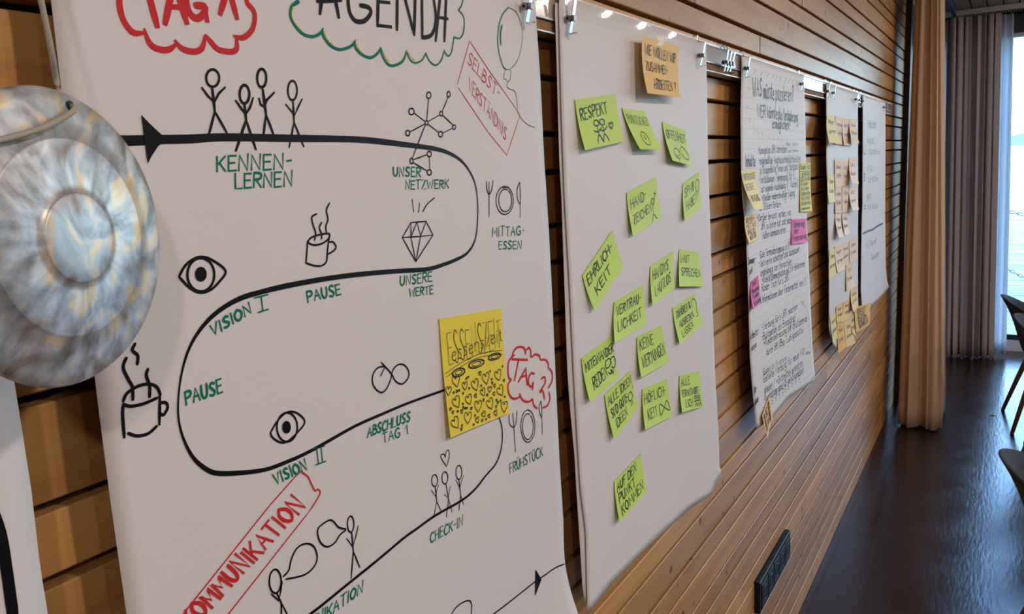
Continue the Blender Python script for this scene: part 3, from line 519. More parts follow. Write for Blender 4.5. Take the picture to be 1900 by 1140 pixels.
draw('speech_bubble', f1, s1, INK_K, [[(525, 1070), (535, 1059), (540, 1038), (551, 1017), (568, 1009), (582, 1015), (588, 1035), (582, 1052), (568, 1065), (551, 1071), (530, 1075)]], .0019)
draw('speech_bubble', f1, s1, INK_K, [[(641, 982), (628, 979), (618, 968), (609, 966), (591, 979), (589, 993), (595, 1008), (607, 1015), (621, 1007), (630, 993), (641, 984)]], .0019)
draw('speech_bubble', f1, s1, INK_K, [[(832, 1150), (842, 1132), (855, 1120), (870, 1115), (875, 1126), (872, 1150)]], .0018)
# red boxes
k = mk(f1, 20)
for s_ in ([(310, 1176), (339, 1140), (500, 938), (556, 875)], [(400, 1169), (423, 1140), (575, 947)]): k.stroke(s_, .0014, False)
k.stroke([(556, 875), (570, 884), (577, 898), (584, 911), (589, 908), (593, 917), (575, 947)], .0017)
k.text('KOMMUNIKATION', (358, 1166), (566, 940), (-25, -20), .0034, seed=5)
k.build('red_stamp', INK_R, s1, 'red boxed word KOMMUNIKATION running diagonally')
k = mk(f1, 20)
for s_ in ([(871, 76), (905, 128), (965, 213)], [(965, 213), (940, 288)], [(940, 288), (905, 245), (850, 163)], [(848, 157), (871, 76)]): k.stroke(s_, .0011, False)
k.text('SELBST-', (867, 117), (925, 186), (4, -21), .0013, seed=8); k.text('VERSTÄNDNIS', (869, 166), (938, 261), (2, -23), .0013, seed=9)
k.build('red_stamp', INK_R, s1, 'thin red boxed words SELBSTVERSTÄNDNIS')
k = mk(f1, 20)
for s_ in ([(950, 660), (954, 650), (962, 644), (972, 646), (975, 657)], [(975, 651), (980.5, 645.5), (984.5, 652), (984.5, 663)], [(987, 663), (992, 658), (1000, 660), (1002, 667)], [(1003, 668), (1012, 668), (1017, 676), (1017, 684)], [(1019, 684), (1024, 692), (1024, 707), (1017, 720)], [(954, 659), (944, 670), (942, 689), (944, 701), (948, 704)], [(948, 705), (942, 715), (944, 731), (952, 740), (963, 737), (964, 731)], [(964, 733), (970, 743), (980, 746), (987, 741)], [(988, 741), (990, 752), (996, 758)], [(1007, 757), (1015, 753), (1020, 741), (1018, 728)]): k.stroke(s_, .0032)
k.build('red_cloud', INK_R, s1, 'small red scalloped cloud outline')
k = mk(f1, 20)
for s_ in ([(950, 667), (978, 668)], [(962, 668), (954, 706)], [(962, 708), (975, 684)], [(975, 684), (978, 714)], [(966, 700), (976, 697)]): k.stroke(s_, .0046, False)
for s_ in ([(991, 694), (985, 693), (980.5, 702), (981, 714), (986, 718), (989, 709), (988, 723)], [(1004, 703), (1010, 700), (1011, 711), (1001, 728), (1007, 726), (1010, 741)]): k.stroke(s_, .0034)
k.build('red_title', INK_R, s1, 'red title reading TAG 2')
draw('balloon_drawing', f1, s1, INK_G, [[(943, 14), (957, 22), (966, 43), (969, 67), (965, 97), (957, 117), (947, 128)], ([(943, 14), (932, 27), (925, 50), (923, 77), (926, 100), (933, 123), (938, 128)], .0019), ([(931, 47), (928, 63), (929, 83)], .0030), [(937, 130), (946, 130), (947, 143), (943, 152), (938, 147), (934, 145), (937, 130)], [(942, 152), (940, 160), (945, 165), (955, 170), (959, 187), (960, 207), (965, 217), (977, 230), (992, 237)]], .0009, label='green balloon on a string')

# sheet 2 and the loose sheet behind it
Y2 = surf(3, base=-.0385, amp=.0012); Y2b = surf(3, base=-.0350, amp=.0012)
R2 = [('w', at_y(1309, 100, -.037).x, TOPZ), (1311, 113), (1312, 200), (1314, 300), (1319, 450), (1322, 560), (1327, 700), (1333, 800), (1335, 866), ('w', at_y(1334, 869, -.037).x, at_y(1335, 872, -.037).z)]
s2, f2 = sheet('flipchart_sheet', Y2, [('w', at_y(1037, 0, -.037).x, TOPZ), (1037, 5), (1042, 213), (1048, 370), (1057, 527), (1067, 740), (1077, 908), (1087, 986), (1090, 1126), (1091, 1140)], R2, PAPER, 'flipchart sheet covered in lime green sticky notes under one orange note',
    bottom=[(0, 0), (.12, .008), (.3, .004), (.5, -.004), (.7, -.012), (.86, -.03), (.91, -.034), (.93, -.018), (.97, -.016), (1, 0)], nu=60)
s2b, f2b = sheet('flipchart_sheet', Y2b, [('w', at_y(1029, 0, -.034).x, TOPZ-.012), (1030, 25), (1032, 83), (1038, 300), (1042, 370), (1048, 547), (1053, 693), (1058, 760), (1066, 845), (1069, 900), (1081, 1091), (1086, 1120)], [('w', at_y(1300, 100, -.034).x, TOPZ-.012), ('w', at_y(1318, 850, -.034).x, at_y(1318, 850, -.034).z+.01)], PAPERB, 'blank flipchart sheet showing as a strip behind the green note sheet')
# sheet 3
Y3 = surf(5, amp=.0022)
s3, f3 = sheet('flipchart_sheet', Y3, [('w', at_y(1376, 125, -.037).x, TOPZ), (1376, 130), (1374, 205), (1375, 310), (1377, 361), (1384, 435), (1387, 508), (1389, 578), (1391.5, 667), (1397, 735), (1404, 797)],
    [('w', at_y(1492, 165, -.037).x, TOPZ), (1493, 180), (1495, 247), (1497, 409), (1500.5, 487), (1504, 567), (1507.6, 643), (1511, 690), ('w', at_y(1509, 698, -.037).x, at_y(1509, 698, -.037).z)], PGRID, 'squared flipchart sheet densely written in black with two pink notes', bottom=[(0, 0), (.25, -.01), (.5, .004), (.75, -.008), (.93, -.012), (1, 0)])
items = [('WAS', (1396, 179), (1413, 179), 34, .0055), ('müsste', (1416, 182), (1436, 185), 33, .0045), ('passieren?', (1439, 186), (1472, 189), 30, .0045), ('WER', (1405, 217), (1420, 219), 22, .0045), ('könnte', (1424, 218), (1442, 221), 24, .004), ('die', (1444, 221), (1451, 222), 22, .004), ('Veränderung', (1453, 223), (1480, 227), 22, .004), ('ermöglichen?', (1433, 238), (1466, 241), 21, .004),
    ('Inhalte', (1383, 309), (1401, 308), 22, .004), ('-Konzeption JRK schreiben', (1406, 286), (1459, 283), 15), ('-regelmäßige Austauschmöglichkeiten', (1407, 305), (1485, 301), 15), ('zu Gruppenleiter*innen und Vorstand', (1409, 323), (1480, 315), 15), ('-Fortbildungen Themenpool für EL', (1408, 341), (1476, 332), 15), ('zur eigenen Ausbildung (F. Kassel)', (1412, 357), (1480, 346), 14), ('>Digitaler niederschwelliger Zugang', (1413, 374), (1474, 363), 13), ('bei Stickern fördern', (1409, 391), (1448, 384), 13),
    ('>Darüber bewusst werden, was', (1404, 411), (1467, 399), 13), ('JRK zu bieten hat und nach', (1412, 427), (1468, 414), 14), ('Außen kommunizieren', (1414, 444), (1457, 431), 14), ('-Gute Terminabstimmung in KV', (1408, 480), (1466, 462), 14), ('-Netzwerke schaffen und ausbauen', (1408, 497), (1483, 468), 14), ('unabhängig von Hierarchien', (1411, 513), (1468, 491), 14), ('>Direkte Kommunikation mit EH Helferinnen', (1413, 527), (1493, 494), 13), ('Runder Tisch für\'s JRK', (1413, 542), (1463, 521), 14), ('Informationen über Fördermittel von LV', (1414, 562), (1496, 527), 14),
    ('Sommer-:', (1388, 491), (1403, 486), 13, .0028), ('zeit', (1390, 510), (1396, 506), 12, .0028), ('-Werbung für\'s JRK machen', (1413, 615), (1479, 574), 14), ('-Blutspende als Bindeglied', (1413, 632), (1475, 595), 14), ('>Kinderbetreuung bei Blutspende', (1416, 644), (1497, 596), 14), ('durch JRK (Bsp. Ludwigsplatte)', (1422, 660), (1490, 617), 13), ('Arbeits-:', (1391, 633), (1408, 618), 14, .0028), ('weise', (1393, 654), (1403, 643), 13, .0028),
    ('-Budget für M.werbung', (1414, 698), (1459, 668), 12, .0016), ('-Gezielte Werbung für neue Mit-', (1414, 713), (1494, 656), 15), ('glieder / >Drittmittel einsetzen', (1418, 731), (1489, 679), 14), ('-Ausstattung jedes OV mit Grundstock', (1417, 748), (1491, 691), 14), ('Mit-', (1398, 733), (1404, 727), 13, .0028), ('glieder', (1400, 754), (1407, 744), 12, .0028), ('setzen', (1495, 658), (1503, 657), 7, .0018)]
lettering('black_lettering', f3, s3, INK_K, items, .0024, 'dense black handwriting in German', step=60)
k = mk(f3, 30)
for x_, y_ in [(1400, 133), (1413, 137), (1424, 139), (1434, 142), (1441, 144), (1448, 146), (1457, 148), (1464, 150), (1470, 151)]: k.stroke([(x_-2, y_+4), (x_+2, y_-3)], .0022)
for x_, y_ in [(1406, 245), (1414, 250), (1425, 254), (1435, 256), (1443, 258), (1451, 260), (1389, 165), (1388, 200), (1391, 222), (1398, 235)]: k.stroke([(x_-1, y_-4), (x_+1, y_+4)], .0022)
k.build('dashed_cloud', INK_F, s3, 'faint dashed cloud line')['kind'] = 'stuff'
k = mk(f3, 30)
for t_ in ([(1383, 313), (1400, 311)], [(1392, 494), (1401, 490)], [(1393, 638), (1404, 627)], [(1394, 659), (1403, 648)]): k.stroke(t_, .0016)
k.stroke([(1457, 377), (1458, 372)], .008)
k.build('red_underlines', INK_P, s3, 'pale red underlines')['kind'] = 'stuff'
lettering('blue_lettering', f3, s3, INK_M, [('Rob, Karin', (1459, 271), (1480, 270), 6), ('Lisa, Hanna', (1461, 283), (1480, 282), 6)], .0016)
draw('arrow_drawing', f3, s3, INK_F, [[(1487, 561), (1494, 570), (1499, 585), (1501.6, 603), (1503, 625), (1503, 648)], [(1491, 561), (1487, 561), (1488, 566)]], .0014)
k = mk(f3, 30)
for j, (x_, y_) in enumerate([(1433, 742), (1439, 737), (1446, 731), (1452, 727), (1457, 720), (1462, 715), (1469, 710), (1476, 706), (1483, 702)]):
    k.stroke([(x_-1.5, y_-5), (x_+1, y_-5), (x_+.6, y_-1), (x_-1, y_+2), (x_+1.2, y_+3)], .0018); k.stroke([(x_-2, y_+8), (x_+2, y_+6)], .0016)
k.build('tally_marks', INK_K, s3)['kind'] = 'stuff'
# sheet 4
Y4 = surf(6, amp=.002)
s4, f4 = sheet('flipchart_sheet', Y4, [('w', at_y(1533, 175, -.037).x, TOPZ), (1533, 180), (1533, 287), (1535.6, 410), (1538, 523), (1538, 609), (1543, 633), (1551.6, 648)], [('w', at_y(1591, 190, -.037).x, TOPZ), (1592, 195), (1592, 420), (1592, 547), (1593, 585), (1593, 592)], PAPER, 'white flipchart sheet covered in small pale orange sticky notes')
# sheet 5
Y5 = surf(8, amp=.002)
s5, f5 = sheet('flipchart_sheet', Y5, [('w', at_y(1600, 195, -.037).x, TOPZ), (1600.5, 200), (1600, 385), (1599, 400), (1597, 540), (1599, 570), (1601, 584)], [('w', at_y(1642, 205, -.037).x, TOPZ), (1643, 210), (1642.5, 410), (1643.7, 498), (1645.5, 518), (1650, 534)], PAPER, 'last flipchart sheet before the curtain with meal times and one black rule')
lettering('black_lettering', f5, s5, INK_B, [('Mahlzeiten', (1610, 237), (1625, 238), 15, .004), ('FRÜHSTÜCK', (1609, 267), (1622, 267), 9), ('07.30-08.30 Uhr', (1611, 287), (1632, 286), 9), ('MITTAG', (1608, 319), (1618, 319), 10), ('12.30-13.00 Uhr', (1610, 339), (1629, 336), 9), ('ABEND', (1608, 371), (1616, 370), 10), ('18.15-18.45 Uhr', (1610, 389), (1628, 387), 9), ('WLAN Passwort', (1606, 462), (1626, 451), 12), ('Gastzugang', (1617, 484), (1630, 474), 11)], .0026, step=60)
k = mk(f5, 20); k.stroke([(1601, 434), (1610.6, 429), (1618, 426.5), (1627.8, 420), (1638, 414.7)], .010); k.build('black_rule', INK_K, s5)
draw('cup_drawing', f5, s5, INK_F, [[(1602, 268), (1602, 283), (1606, 285), (1606, 268)], ell(1603.6, 329, 2, 7, 10), ell(1603.6, 327, 1, 3, 8), [(1602, 384), (1606, 381), (1606, 386), (1602, 389)]], .004)

# ------------------------------------------------------------------ sticky notes
def note(quad, Y, mat_, label, group, lift=(.001, .001, .010, .010), lines=(), pen=.0011, ink=INK_B, doodle=(), cat='sticky note', front=0.0, lname='lettering'):
    """quad = TL TR BR BL in photo measurements; lift = how far each corner stands off its sheet"""
    P = []
    for (px, py), l in zip(quad, lift):
        y = -.04
        for _ in range(4):
            p = at_y(px, py, y); y = Y(p.x, p.z)-l-front-.0006
        P.append(at_y(px, py, y))
    tl, tr, br, bl = P
    def f(u, v):
        a = tl.lerp(tr, u); b = bl.lerp(br, u); p = a.lerp(b, v)
        # the glued top lies flat, the free lower edge curls away
        ya = Y(p.x, p.z)-.0006-front
        l = (lift[0]*(1-u)+lift[1]*u)*(1-v)+(lift[3]*(1-u)+lift[2]*u)*(v**1.7)
        return Vector((p.x, ya-l, p.z))
    nu, nv = 8, 10; V = [f(i/nu, j/nv) for j in range(nv+1) for i in range(nu+1)]
    Fc = [(j*(nu+1)+i, (j+1)*(nu+1)+i, (j+1)*(nu+1)+i+1, j*(nu+1)+i+1) for j in range(nv) for i in range(nu)]
    o = mesh_obj('sticky_note', V, Fc, mat_, None, origin=(tl+tr)/2)
    s = o.modifiers.new('thickness', 'SOLIDIFY'); s.thickness = .00015; s.offset = -1
    tag(o, label, cat, group)
    if lines or doodle:
        k = Ink(f, off=.0007, step=.15)
        for j, (t, u0, v0, u1, v1, h) in enumerate(lines):
            k = Ink(f, off=.0007, step=.15); k.text(t, (u0, v0), (u1, v1), (0.0, -h), pen*(1.6 if pen > .0011 else 1), seed=j+len(t)); k.build(lname, ink, o)
        if doodle:
            k = Ink(f, off=.0007, step=.15)
            for d in doodle: k.stroke(d, pen*1.35, True)
            k.build('pen_drawing', ink, o)
    return o, f
G2 = 'lime green notes of group rules'
def heart(cx, cy, s): return [(cx, cy+s), (cx-s*.7, cy+s*.1), (cx-s*.75, cy-s*.6), (cx-s*.3, cy-s*.8), (cx, cy-s*.3), (cx+s*.3, cy-s*.85), (cx+s*.8, cy-s*.6), (cx+s*.7, cy+s*.1), (cx, cy+s)]
def stick(cx, cy, s): return [ell(cx, cy-s, s*.3, s*.3, 8), [(cx, cy-s*.7), (cx, cy+s*.2)], [(cx-s*.5, cy-s*.3), (cx, cy-s*.1), (cx+s*.5, cy-s*.5)], [(cx-s*.35, cy+s), (cx, cy+s*.2), (cx+s*.35, cy+s)]]
o, f = note([(1192.7, 66), (1261.7, 85), (1262.7, 181), (1201.7, 173)], Y2, N_OR, 'orange sticky note asking how to work together, taped at the top', 'orange notes', lift=(.018, .006, .022, .026),
    lines=[('WIE WOLLEN WIR', .06, .30, .90, .36, .18), ('ZUSAMMEN-', .08, .58, .68, .60, .16), ('ARBEITEN ?', .22, .90, .88, .90, .18)], pen=.0016)
tp = [at_y(1218, 66, -.052), at_y(1231, 69, -.052), at_y(1230, 86, -.0525), at_y(1219, 84, -.0525)]
tv = [tuple(p) for p in tp]+[(p.x, p.y+.0003, p.z) for p in tp]
tpo = mesh_obj('tape_strip', tv, [(0, 3, 2, 1), (4, 5, 6, 7), (0, 1, 5, 4), (1, 2, 6, 5), (2, 3, 7, 6), (3, 0, 4, 7)], TAPE, o); tpo['label'] = 'pale masking tape'
L1 = (.001, .001, .006, .010)
note([(1067, 185), (1142, 175), (1159, 262), (1086, 279)], Y2, N_GREEN, 'lime green sticky note RESPEKT with two stick figures and a heart', G2, (.001, .001, .008, .012), [('RESPEKT', .07, .42, .72, .36, .24)], .0016, doodle=stick(.40, .72, .2)+stick(.54, .72, .2)+[heart(.74, .62, .07)])
note([(1154, 200), (1197, 207), (1230, 278), (1188, 277)], Y2, N_GREEN, 'lime green sticky note about punctuality with a small clock', G2, (.001, .001, .016, .016), [('PÜNKTLICHKEIT', .08, .36, .98, .38, .22)], .0010, doodle=[ell(.48, .72, .14, .17, 14), [(.46, .64), (.47, .74), (.55, .68)]])
note([(1229, 226), (1272, 242), (1284, 308), (1248, 298)], Y2, N_GREEN, 'lime green sticky note OFFENHEIT with a face and cloud', G2, (.001, .001, .010, .014), [('OFFENHEIT', .08, .40, .94, .38, .24)], .0013, doodle=[ell(.36, .76, .14, .14, 12), [(.30, .80), (.36, .84), (.42, .79)], [(.50, .70), (.58, .60), (.66, .52), (.76, .54), (.86, .62), (.94, .72), (.88, .84), (.74, .84), (.64, .78), (.58, .70)], [(.36, .9), (.38, 1.0)]])
note([(1163, 358), (1218, 328), (1228, 403), (1175, 438)], Y2, N_GREEN, 'lime green sticky note HANDZEICHEN with a waving stick figure', G2, L1, [('HAND-', .08, .42, .58, .38, .22), ('ZEICHEN', .10, .78, .70, .72, .2)], .0014, doodle=[ell(.78, .52, .05, .07, 8), [(.76, .6), (.74, .82)], [(.74, .68), (.88, .38)], [(.66, .98), (.74, .82), (.82, .96)], [(.84, .34), (.92, .38)], [(.90, .30), (.88, .40)]])
note([(1267, 342), (1298, 319), (1302, 385), (1271, 411)], Y2, N_GREEN, 'small lime green sticky note about having fun with a bulb drawing', G2, L1, [('SPAß', .10, .40, .62, .38, .26), ('HABEN', .14, .80, .76, .72, .24)], .0013, doodle=[[(.80, .5), (.72, .36), (.74, .20), (.86, .16), (.94, .30), (.90, .46), (.84, .52), (.84, .62)]])
note([(1081, 511), (1137, 427), (1157, 494), (1104, 578)], Y2, N_GREEN, 'strongly tilted lime green sticky note EHRLICHKEIT', G2, L1, [('EHRLICH-', .08, .38, .86, .38, .24), ('KEIT', .18, .80, .66, .76, .22)], .0017)
note([(1140, 561), (1194, 528), (1200, 601), (1141, 638)], Y2, N_GREEN, 'lime green sticky note VERTRAULICHKEIT', G2, L1, [('VERTRAU-', .08, .38, .88, .38, .22), ('LICHKEIT', .12, .78, .86, .76, .24)], .0016)
note([(1207, 495), (1249, 466), (1252, 535), (1211, 567)], Y2, N_GREEN, 'lime green sticky note HANDYS LAUTLOS', G2, L1, [('HANDYS', .10, .42, .76, .40, .26), ('LAUTLOS', .16, .84, .84, .76, .26)], .0014)
note([(1261, 463), (1297, 468), (1306, 532), (1261, 532)], Y2, N_GREEN, 'lime green sticky note LAUT SPRECHEN near the sheet edge', G2, L1, [('LAUT', .06, .34, .46, .34, .22), ('SPRECHEN', .10, .70, .92, .72, .22)], .0013)
note([(1248, 572), (1289, 545), (1305, 600), (1262, 640)], Y2, N_GREEN, 'lime green sticky note about listening with an ear drawing', G2, L1, [('ZUHÖREN &', .10, .34, .70, .32, .2), ('AUSREDEN', .14, .62, .74, .62, .18), ('LASSEN', .16, .90, .62, .86, .18)], .0012, doodle=[[(.76, .34), (.78, .16), (.90, .12), (.96, .3), (.90, .5), (.90, .66), (.82, .66)]])
note([(1079, 665), (1136, 623), (1148, 700), (1095, 747)], Y2, N_GREEN, 'lime green sticky note MITEINANDER REDEN with speech bubbles', G2, L1, [('MITEINANDER', .07, .36, .98, .36, .2), ('REDEN', .20, .84, .66, .78, .26)], .0015, doodle=[[(.66, .58), (.68, .46), (.80, .44), (.84, .54), (.76, .62), (.66, .6)], [(.84, .6), (.86, .48), (.96, .48), (.98, .62), (.92, .72), (.84, .66)], [(.70, .72), (.78, .80), (.80, .70), (.84, .82), (.88, .74)]])
note([(1182, 625), (1228, 603), (1242, 672), (1190, 701)], Y2, N_GREEN, 'lime green sticky note KEINE WERTUNGEN', G2, L1, [('KEINE', .08, .38, .58, .36, .26), ('WERTUNGEN', .10, .82, .94, .74, .28)], .0015)
note([(1122, 733), (1171, 687), (1184, 758), (1140, 816)], Y2, N_GREEN, 'lime green sticky note saying all ideas are good with a bulb', G2, L1, [('ALLE IDEEN', .07, .30, .94, .30, .2), ('SIND GUTE', .10, .60, .70, .60, .2), ('IDEEN', .18, .88, .60, .86, .2)], .0013, doodle=[ell(.82, .56, .08, .1, 10), [(.80, .66), (.80, .8)], [(.85, .66), (.86, .78)], [(.66, .46), (.72, .50)], [(.94, .44), (.98, .38)]])
note([(1192, 722), (1238, 703), (1248, 772), (1197.5, 798.6)], Y2, N_GREEN, 'lime green sticky note HÖFLICHKEIT with a bow drawing', G2, L1, [('HÖFLICH-', .07, .40, .88, .38, .24), ('KEIT', .14, .82, .48, .80, .24)], .0014, doodle=[[(.74, .68), (.60, .56), (.58, .84), (.74, .70), (.88, .54), (.94, .82), (.76, .70)]])
note([(1261, 697), (1298, 689), (1306.6, 754), (1266, 766)], Y2, N_GREEN, 'lime green sticky note that all are responsible, figures in the corner', G2, L1, [('ALLE', .06, .30, .46, .30, .2), ('VERANTWORT-', .06, .60, .90, .60, .18), ('LICH', .20, .90, .50, .90, .2)], .0013, doodle=stick(.64, .82, .13)+stick(.74, .82, .13)+stick(.84, .82, .13))
note([(1140, 894), (1189, 842), (1201, 912), (1150, 970)], Y2, N_GREEN, 'lowest lime green sticky note AUF DEN PUNKT KOMMEN', G2, L1, [('AUF DEN', .07, .32, .76, .28, .22), ('PUNKT', .10, .62, .66, .60, .22), ('KOMMEN', .12, .92, .90, .86, .22)], .0016)
# the doodled meal-time note
yo, yf = note([(815, 592), (931, 572), (945, 767), (836, 813)], Y1, N_YEL, 'large yellow sticky note with tall ESSENSZEIT lettering above doodled hearts', 'yellow notes', (.001, .001, .005, .007),
    lines=[('ESSENSZEIT', .09, .40, .95, .36, .27)], pen=.0011, ink=INK_B)
k = Ink(yf, off=.0008, step=.15)
k.text('essenszeit', (.14, .37), (.97, .30), (0, -.13), .0011, seed=3)
k.build('cursive_lettering', INK_B, yo)
k = Ink(yf, off=.0008, step=.15)
for d in ([(.02, .46), (.3, .40), (.6, .37), (.96, .39)], [(.03, .49), (.3, .43), (.6, .40), (.96, .43)]): k.stroke(d, .0008)
for cx, cy, rx, ry in ((.22, .48, .10, .035), (.51, .45, .13, .035), (.82, .43, .11, .03)):
    for q in (1, .9, .55): k.stroke(ell(cx, cy, rx*q, ry*q, 14, 30*q, 360+40*q), .0011)
rh = random.Random(12); placed = []
for big in (.085, .075, .06, .045, .03, .02, .014):
    for _ in range(400):
        cx, cy = rh.uniform(.04, .95), rh.uniform(.54, .97)
        if all(math.hypot((cx-a)*1.0, (cy-b)*1.25) > (big+s)*1.02 for a, b, s in placed) and big*.9 < min(cx, 1-cx)+.02 and cy+big*.75 < .985:
            placed.append((cx, cy, big)); a = rh.uniform(-.5, .5)
            hp = heart(0, 0, big*.82); k.stroke([(cx+x*math.cos(a)-y*math.sin(a), cy+(x*math.sin(a)+y*math.cos(a))*.8) for x, y in hp], .0011)
    if len(placed) > 95: break
k.build('heart_doodles', INK_B, yo)['kind'] = 'stuff'
# notes on the written sheet
note([(1375, 316.5), (1402, 314), (1418, 387), (1400, 389)], Y3, N_PYEL, 'pale yellow sticky note curling off the left edge of the written sheet', 'yellow notes', (.001, .001, .030, .030), [('FORTBILDUNGS-', .06, .26, .98, .24, .16), ('REFERATE', .10, .52, .70, .50, .16), ('EINTAGUNG', .14, .80, .90, .80, .16)], .0014, INK_F)
note([(1382, 401), (1404, 397), (1407, 444), (1390, 452)], Y3, N_OR, 'orange sticky note on the left edge of the written sheet below a yellow one', 'orange notes', (.001, .001, .008, .022), [('GEMEIN-', .10, .26, .8, .24, .16), ('HEIT WIE', .12, .48, .9, .46, .16), ('SAG ICH', .14, .70, .8, .68, .16), ('WER GIBT', .2, .92, .86, .86, .16)], .0018)
note([(1484, 303), (1504, 302), (1507, 391.6), (1485, 393.7)], Y3, N_YEL, 'tall bright yellow sticky note on the right edge of the written sheet', 'yellow notes', (.001, .001, .012, .004), [('Runder Tisch', .06, .13, .96, .12, .1), ('Vernetzung', .06, .27, .90, .25, .1), ('OGS für alle', .06, .37, .9, .36, .09), ('Gruppen-', .06, .46, .8, .45, .08), ('stunden', .10, .56, .8, .55, .08), ('Kombination', .08, .66, .9, .65, .08), ('mit Fortbil-', .12, .76, .9, .75, .08), ('dungsreihe', .1, .86, .9, .85, .08)], .0018, INK_G, doodle=[[(.04, .175), (.98, .165)], [(.08, .93), (.8, .92), (.1, .945), (.82, .935), (.1, .955)]])
note([(1469, 407.5), (1496, 405.5), (1499, 449), (1469, 454)], Y3, N_PINK, 'bright pink sticky note on the right edge of the written sheet', 'pink notes', (.001, .001, .010, .004), [('Förderung', .10, .32, .84, .30, .24), ('der', .18, .58, .42, .57, .22), ('Finanzierung', .06, .88, .96, .82, .24)], .0022)
note([(1393, 523), (1407, 511), (1413, 563), (1398, 575)], Y3, N_PINK, 'tilted pink sticky note on the left edge of the written sheet', 'pink notes', (.001, .001, .006, .016), [('Zeit', .14, .24, .7, .22, .18), ('Personen', .12, .48, .95, .46, .16), ('finden', .16, .68, .8, .66, .16), ('Schulung', .16, .92, .95, .88, .16)], .002)
note([(1428, 734), (1434.5, 777.5), (1425, 816), (1414, 772)], Y3, N_OR, 'diamond-wise orange sticky note hanging off the bottom of the written sheet', 'orange notes', (.001, .012, .018, .006), [('MEHR GEMEIN-', .1, .34, .9, .34, .18), ('SAME ZEIT', .12, .62, .8, .62, .18), ('ZUSAMMEN', .1, .9, .8, .9, .18)], .002)
# the grid of small notes on sheet 4
G4 = 'small notes on the second sheet from the curtain'
N4 = [
 ('Y', (1535, 212.5), (1548, 214), (1562, 266.5), (1539, 265), 'pale yellow note at the left of the top row, bottom curling right', .03, .03),
 ('O', (1550, 216), (1564, 220), (1566, 269), (1550, 268), 'pale orange note second in the top row beside the yellow one', .006, .006),
 ('O', (1563, 220), (1577, 221), (1580, 270), (1566, 269), 'pale orange note third in the top row', .012, .012),
 ('O', (1577, 220.6), (1590, 221), (1594.6, 266.5), (1582, 263), 'pale orange note at the right end of the top row, lifting', .03, .03),
 ('O', (1549, 296), (1561.5, 297), (1563, 346), (1550, 347.6), 'pale orange note at the left of the second row of four', .004, .004),
 ('O', (1561.5, 298.5), (1575, 301), (1575.6, 346), (1562.6, 345), 'pale orange note in the middle of the second row', .004, .004),
 ('O', (1576, 294), (1589.7, 295), (1594, 341), (1582, 341), 'pale orange note at the right end of the second row, curled up', .03, .03),
 ('Y', (1536, 324), (1548, 324), (1550, 375), (1538, 377), 'pale yellow note between second and third rows on the left edge', .008, .014),
 ('O', (1550, 348), (1562, 346), (1562, 395.5), (1550, 396), 'pale orange note at the left of the third row', .004, .004),
 ('O', (1563, 346), (1575, 346), (1574, 394), (1563, 395), 'pale orange note in the middle of the third row', .004, .004),
 ('O', (1575.6, 346), (1589, 346), (1594, 389), (1583, 392), 'pale orange note at the right end of the third row, curled up', .028, .028),
 ('O', (1550, 397), (1561, 397), (1566, 440.5), (1557, 440.5), 'left pale orange note of the pair ending above the bare strip', .022, .022),
 ('O', (1563, 397), (1574, 395.5), (1577, 433), (1569, 437), 'right pale orange note of the pair ending above the bare strip', .02, .02),
 ('Y', (1539, 466), (1549, 461), (1554, 508), (1538, 518), 'pale yellow note at the left edge just under the bare strip', .012, .004),
 ('O', (1549, 458), (1563, 452), (1569, 499.5), (1554, 507), 'pale orange note next to the yellow one under the bare strip', .014, .014),
 ('O', (1563, 453), (1575, 448), (1575.7, 488.5), (1564, 496), 'pale orange note in the middle of the row under the bare strip', .004, .004),
 ('O', (1576, 448), (1590, 440.5), (1591, 481), (1577, 488.5), 'pale orange note highest on the right under the bare strip', .004, .006),
 ('O', (1570, 491), (1581.6, 487), (1587, 530), (1571, 541), 'single pale orange note hanging alone above the lowest cluster', .016, .006),
 ('O', (1578.6, 540), (1590, 531), (1593, 568), (1583.5, 580), 'orange note touching the top of the big lettered orange one', .008, .02),
 ('O', (1551.6, 569.5), (1564, 560), (1566, 596), (1552.6, 599), 'orange note at the upper left of the lowest cluster', .004, .004),
 ('O', (1565, 561), (1577, 555), (1577, 590.5), (1566, 596), 'orange note at the upper middle of the lowest cluster', .004, .006),
 ('Y', (1540, 587), (1550.5, 578), (1554, 628), (1546, 639), 'yellow note at the bottom left corner of the lowest cluster', .006, .006),
 ('D', (1552.6, 601), (1566, 597), (1570, 644), (1556, 657), 'deep orange note hanging lowest below the sheet bottom', .012, .004),
 ('O', (1566, 598), (1577, 591.6), (1588, 637), (1571, 645), 'orange note hanging below the sheet beside the lowest one', .012, .008),
 ('O', (1577, 590.5), (1585, 579), (1589, 625), (1582, 619), 'orange note half hidden behind the big lettered orange one', .004, .008)]
for j, (c, a, b, cc, d, lab, l1, l2_) in enumerate(N4):
    mt = {'Y': N_PYEL, 'O': N_POR if j < 13 else N_OR, 'D': N_DOR}[c]
    if c == 'O' and 13 <= j < 18: mt = N_POR
    note([a, b, cc, d], Y4, mt, lab, G4, (.001, .001, l1, l2_), [(random.Random(j).choice(['mehr', 'neue', 'Team', 'Aktion', 'Zeit', 'Ideen']), .2, .32, .8, .32, .16), (random.Random(j+50).choice(['Kinder', 'Treffen', 'planen', 'lernen', 'Spiele']), .16, .66, .85, .64, .15)], .0022, INK_F, front=.0004*(j % 5))
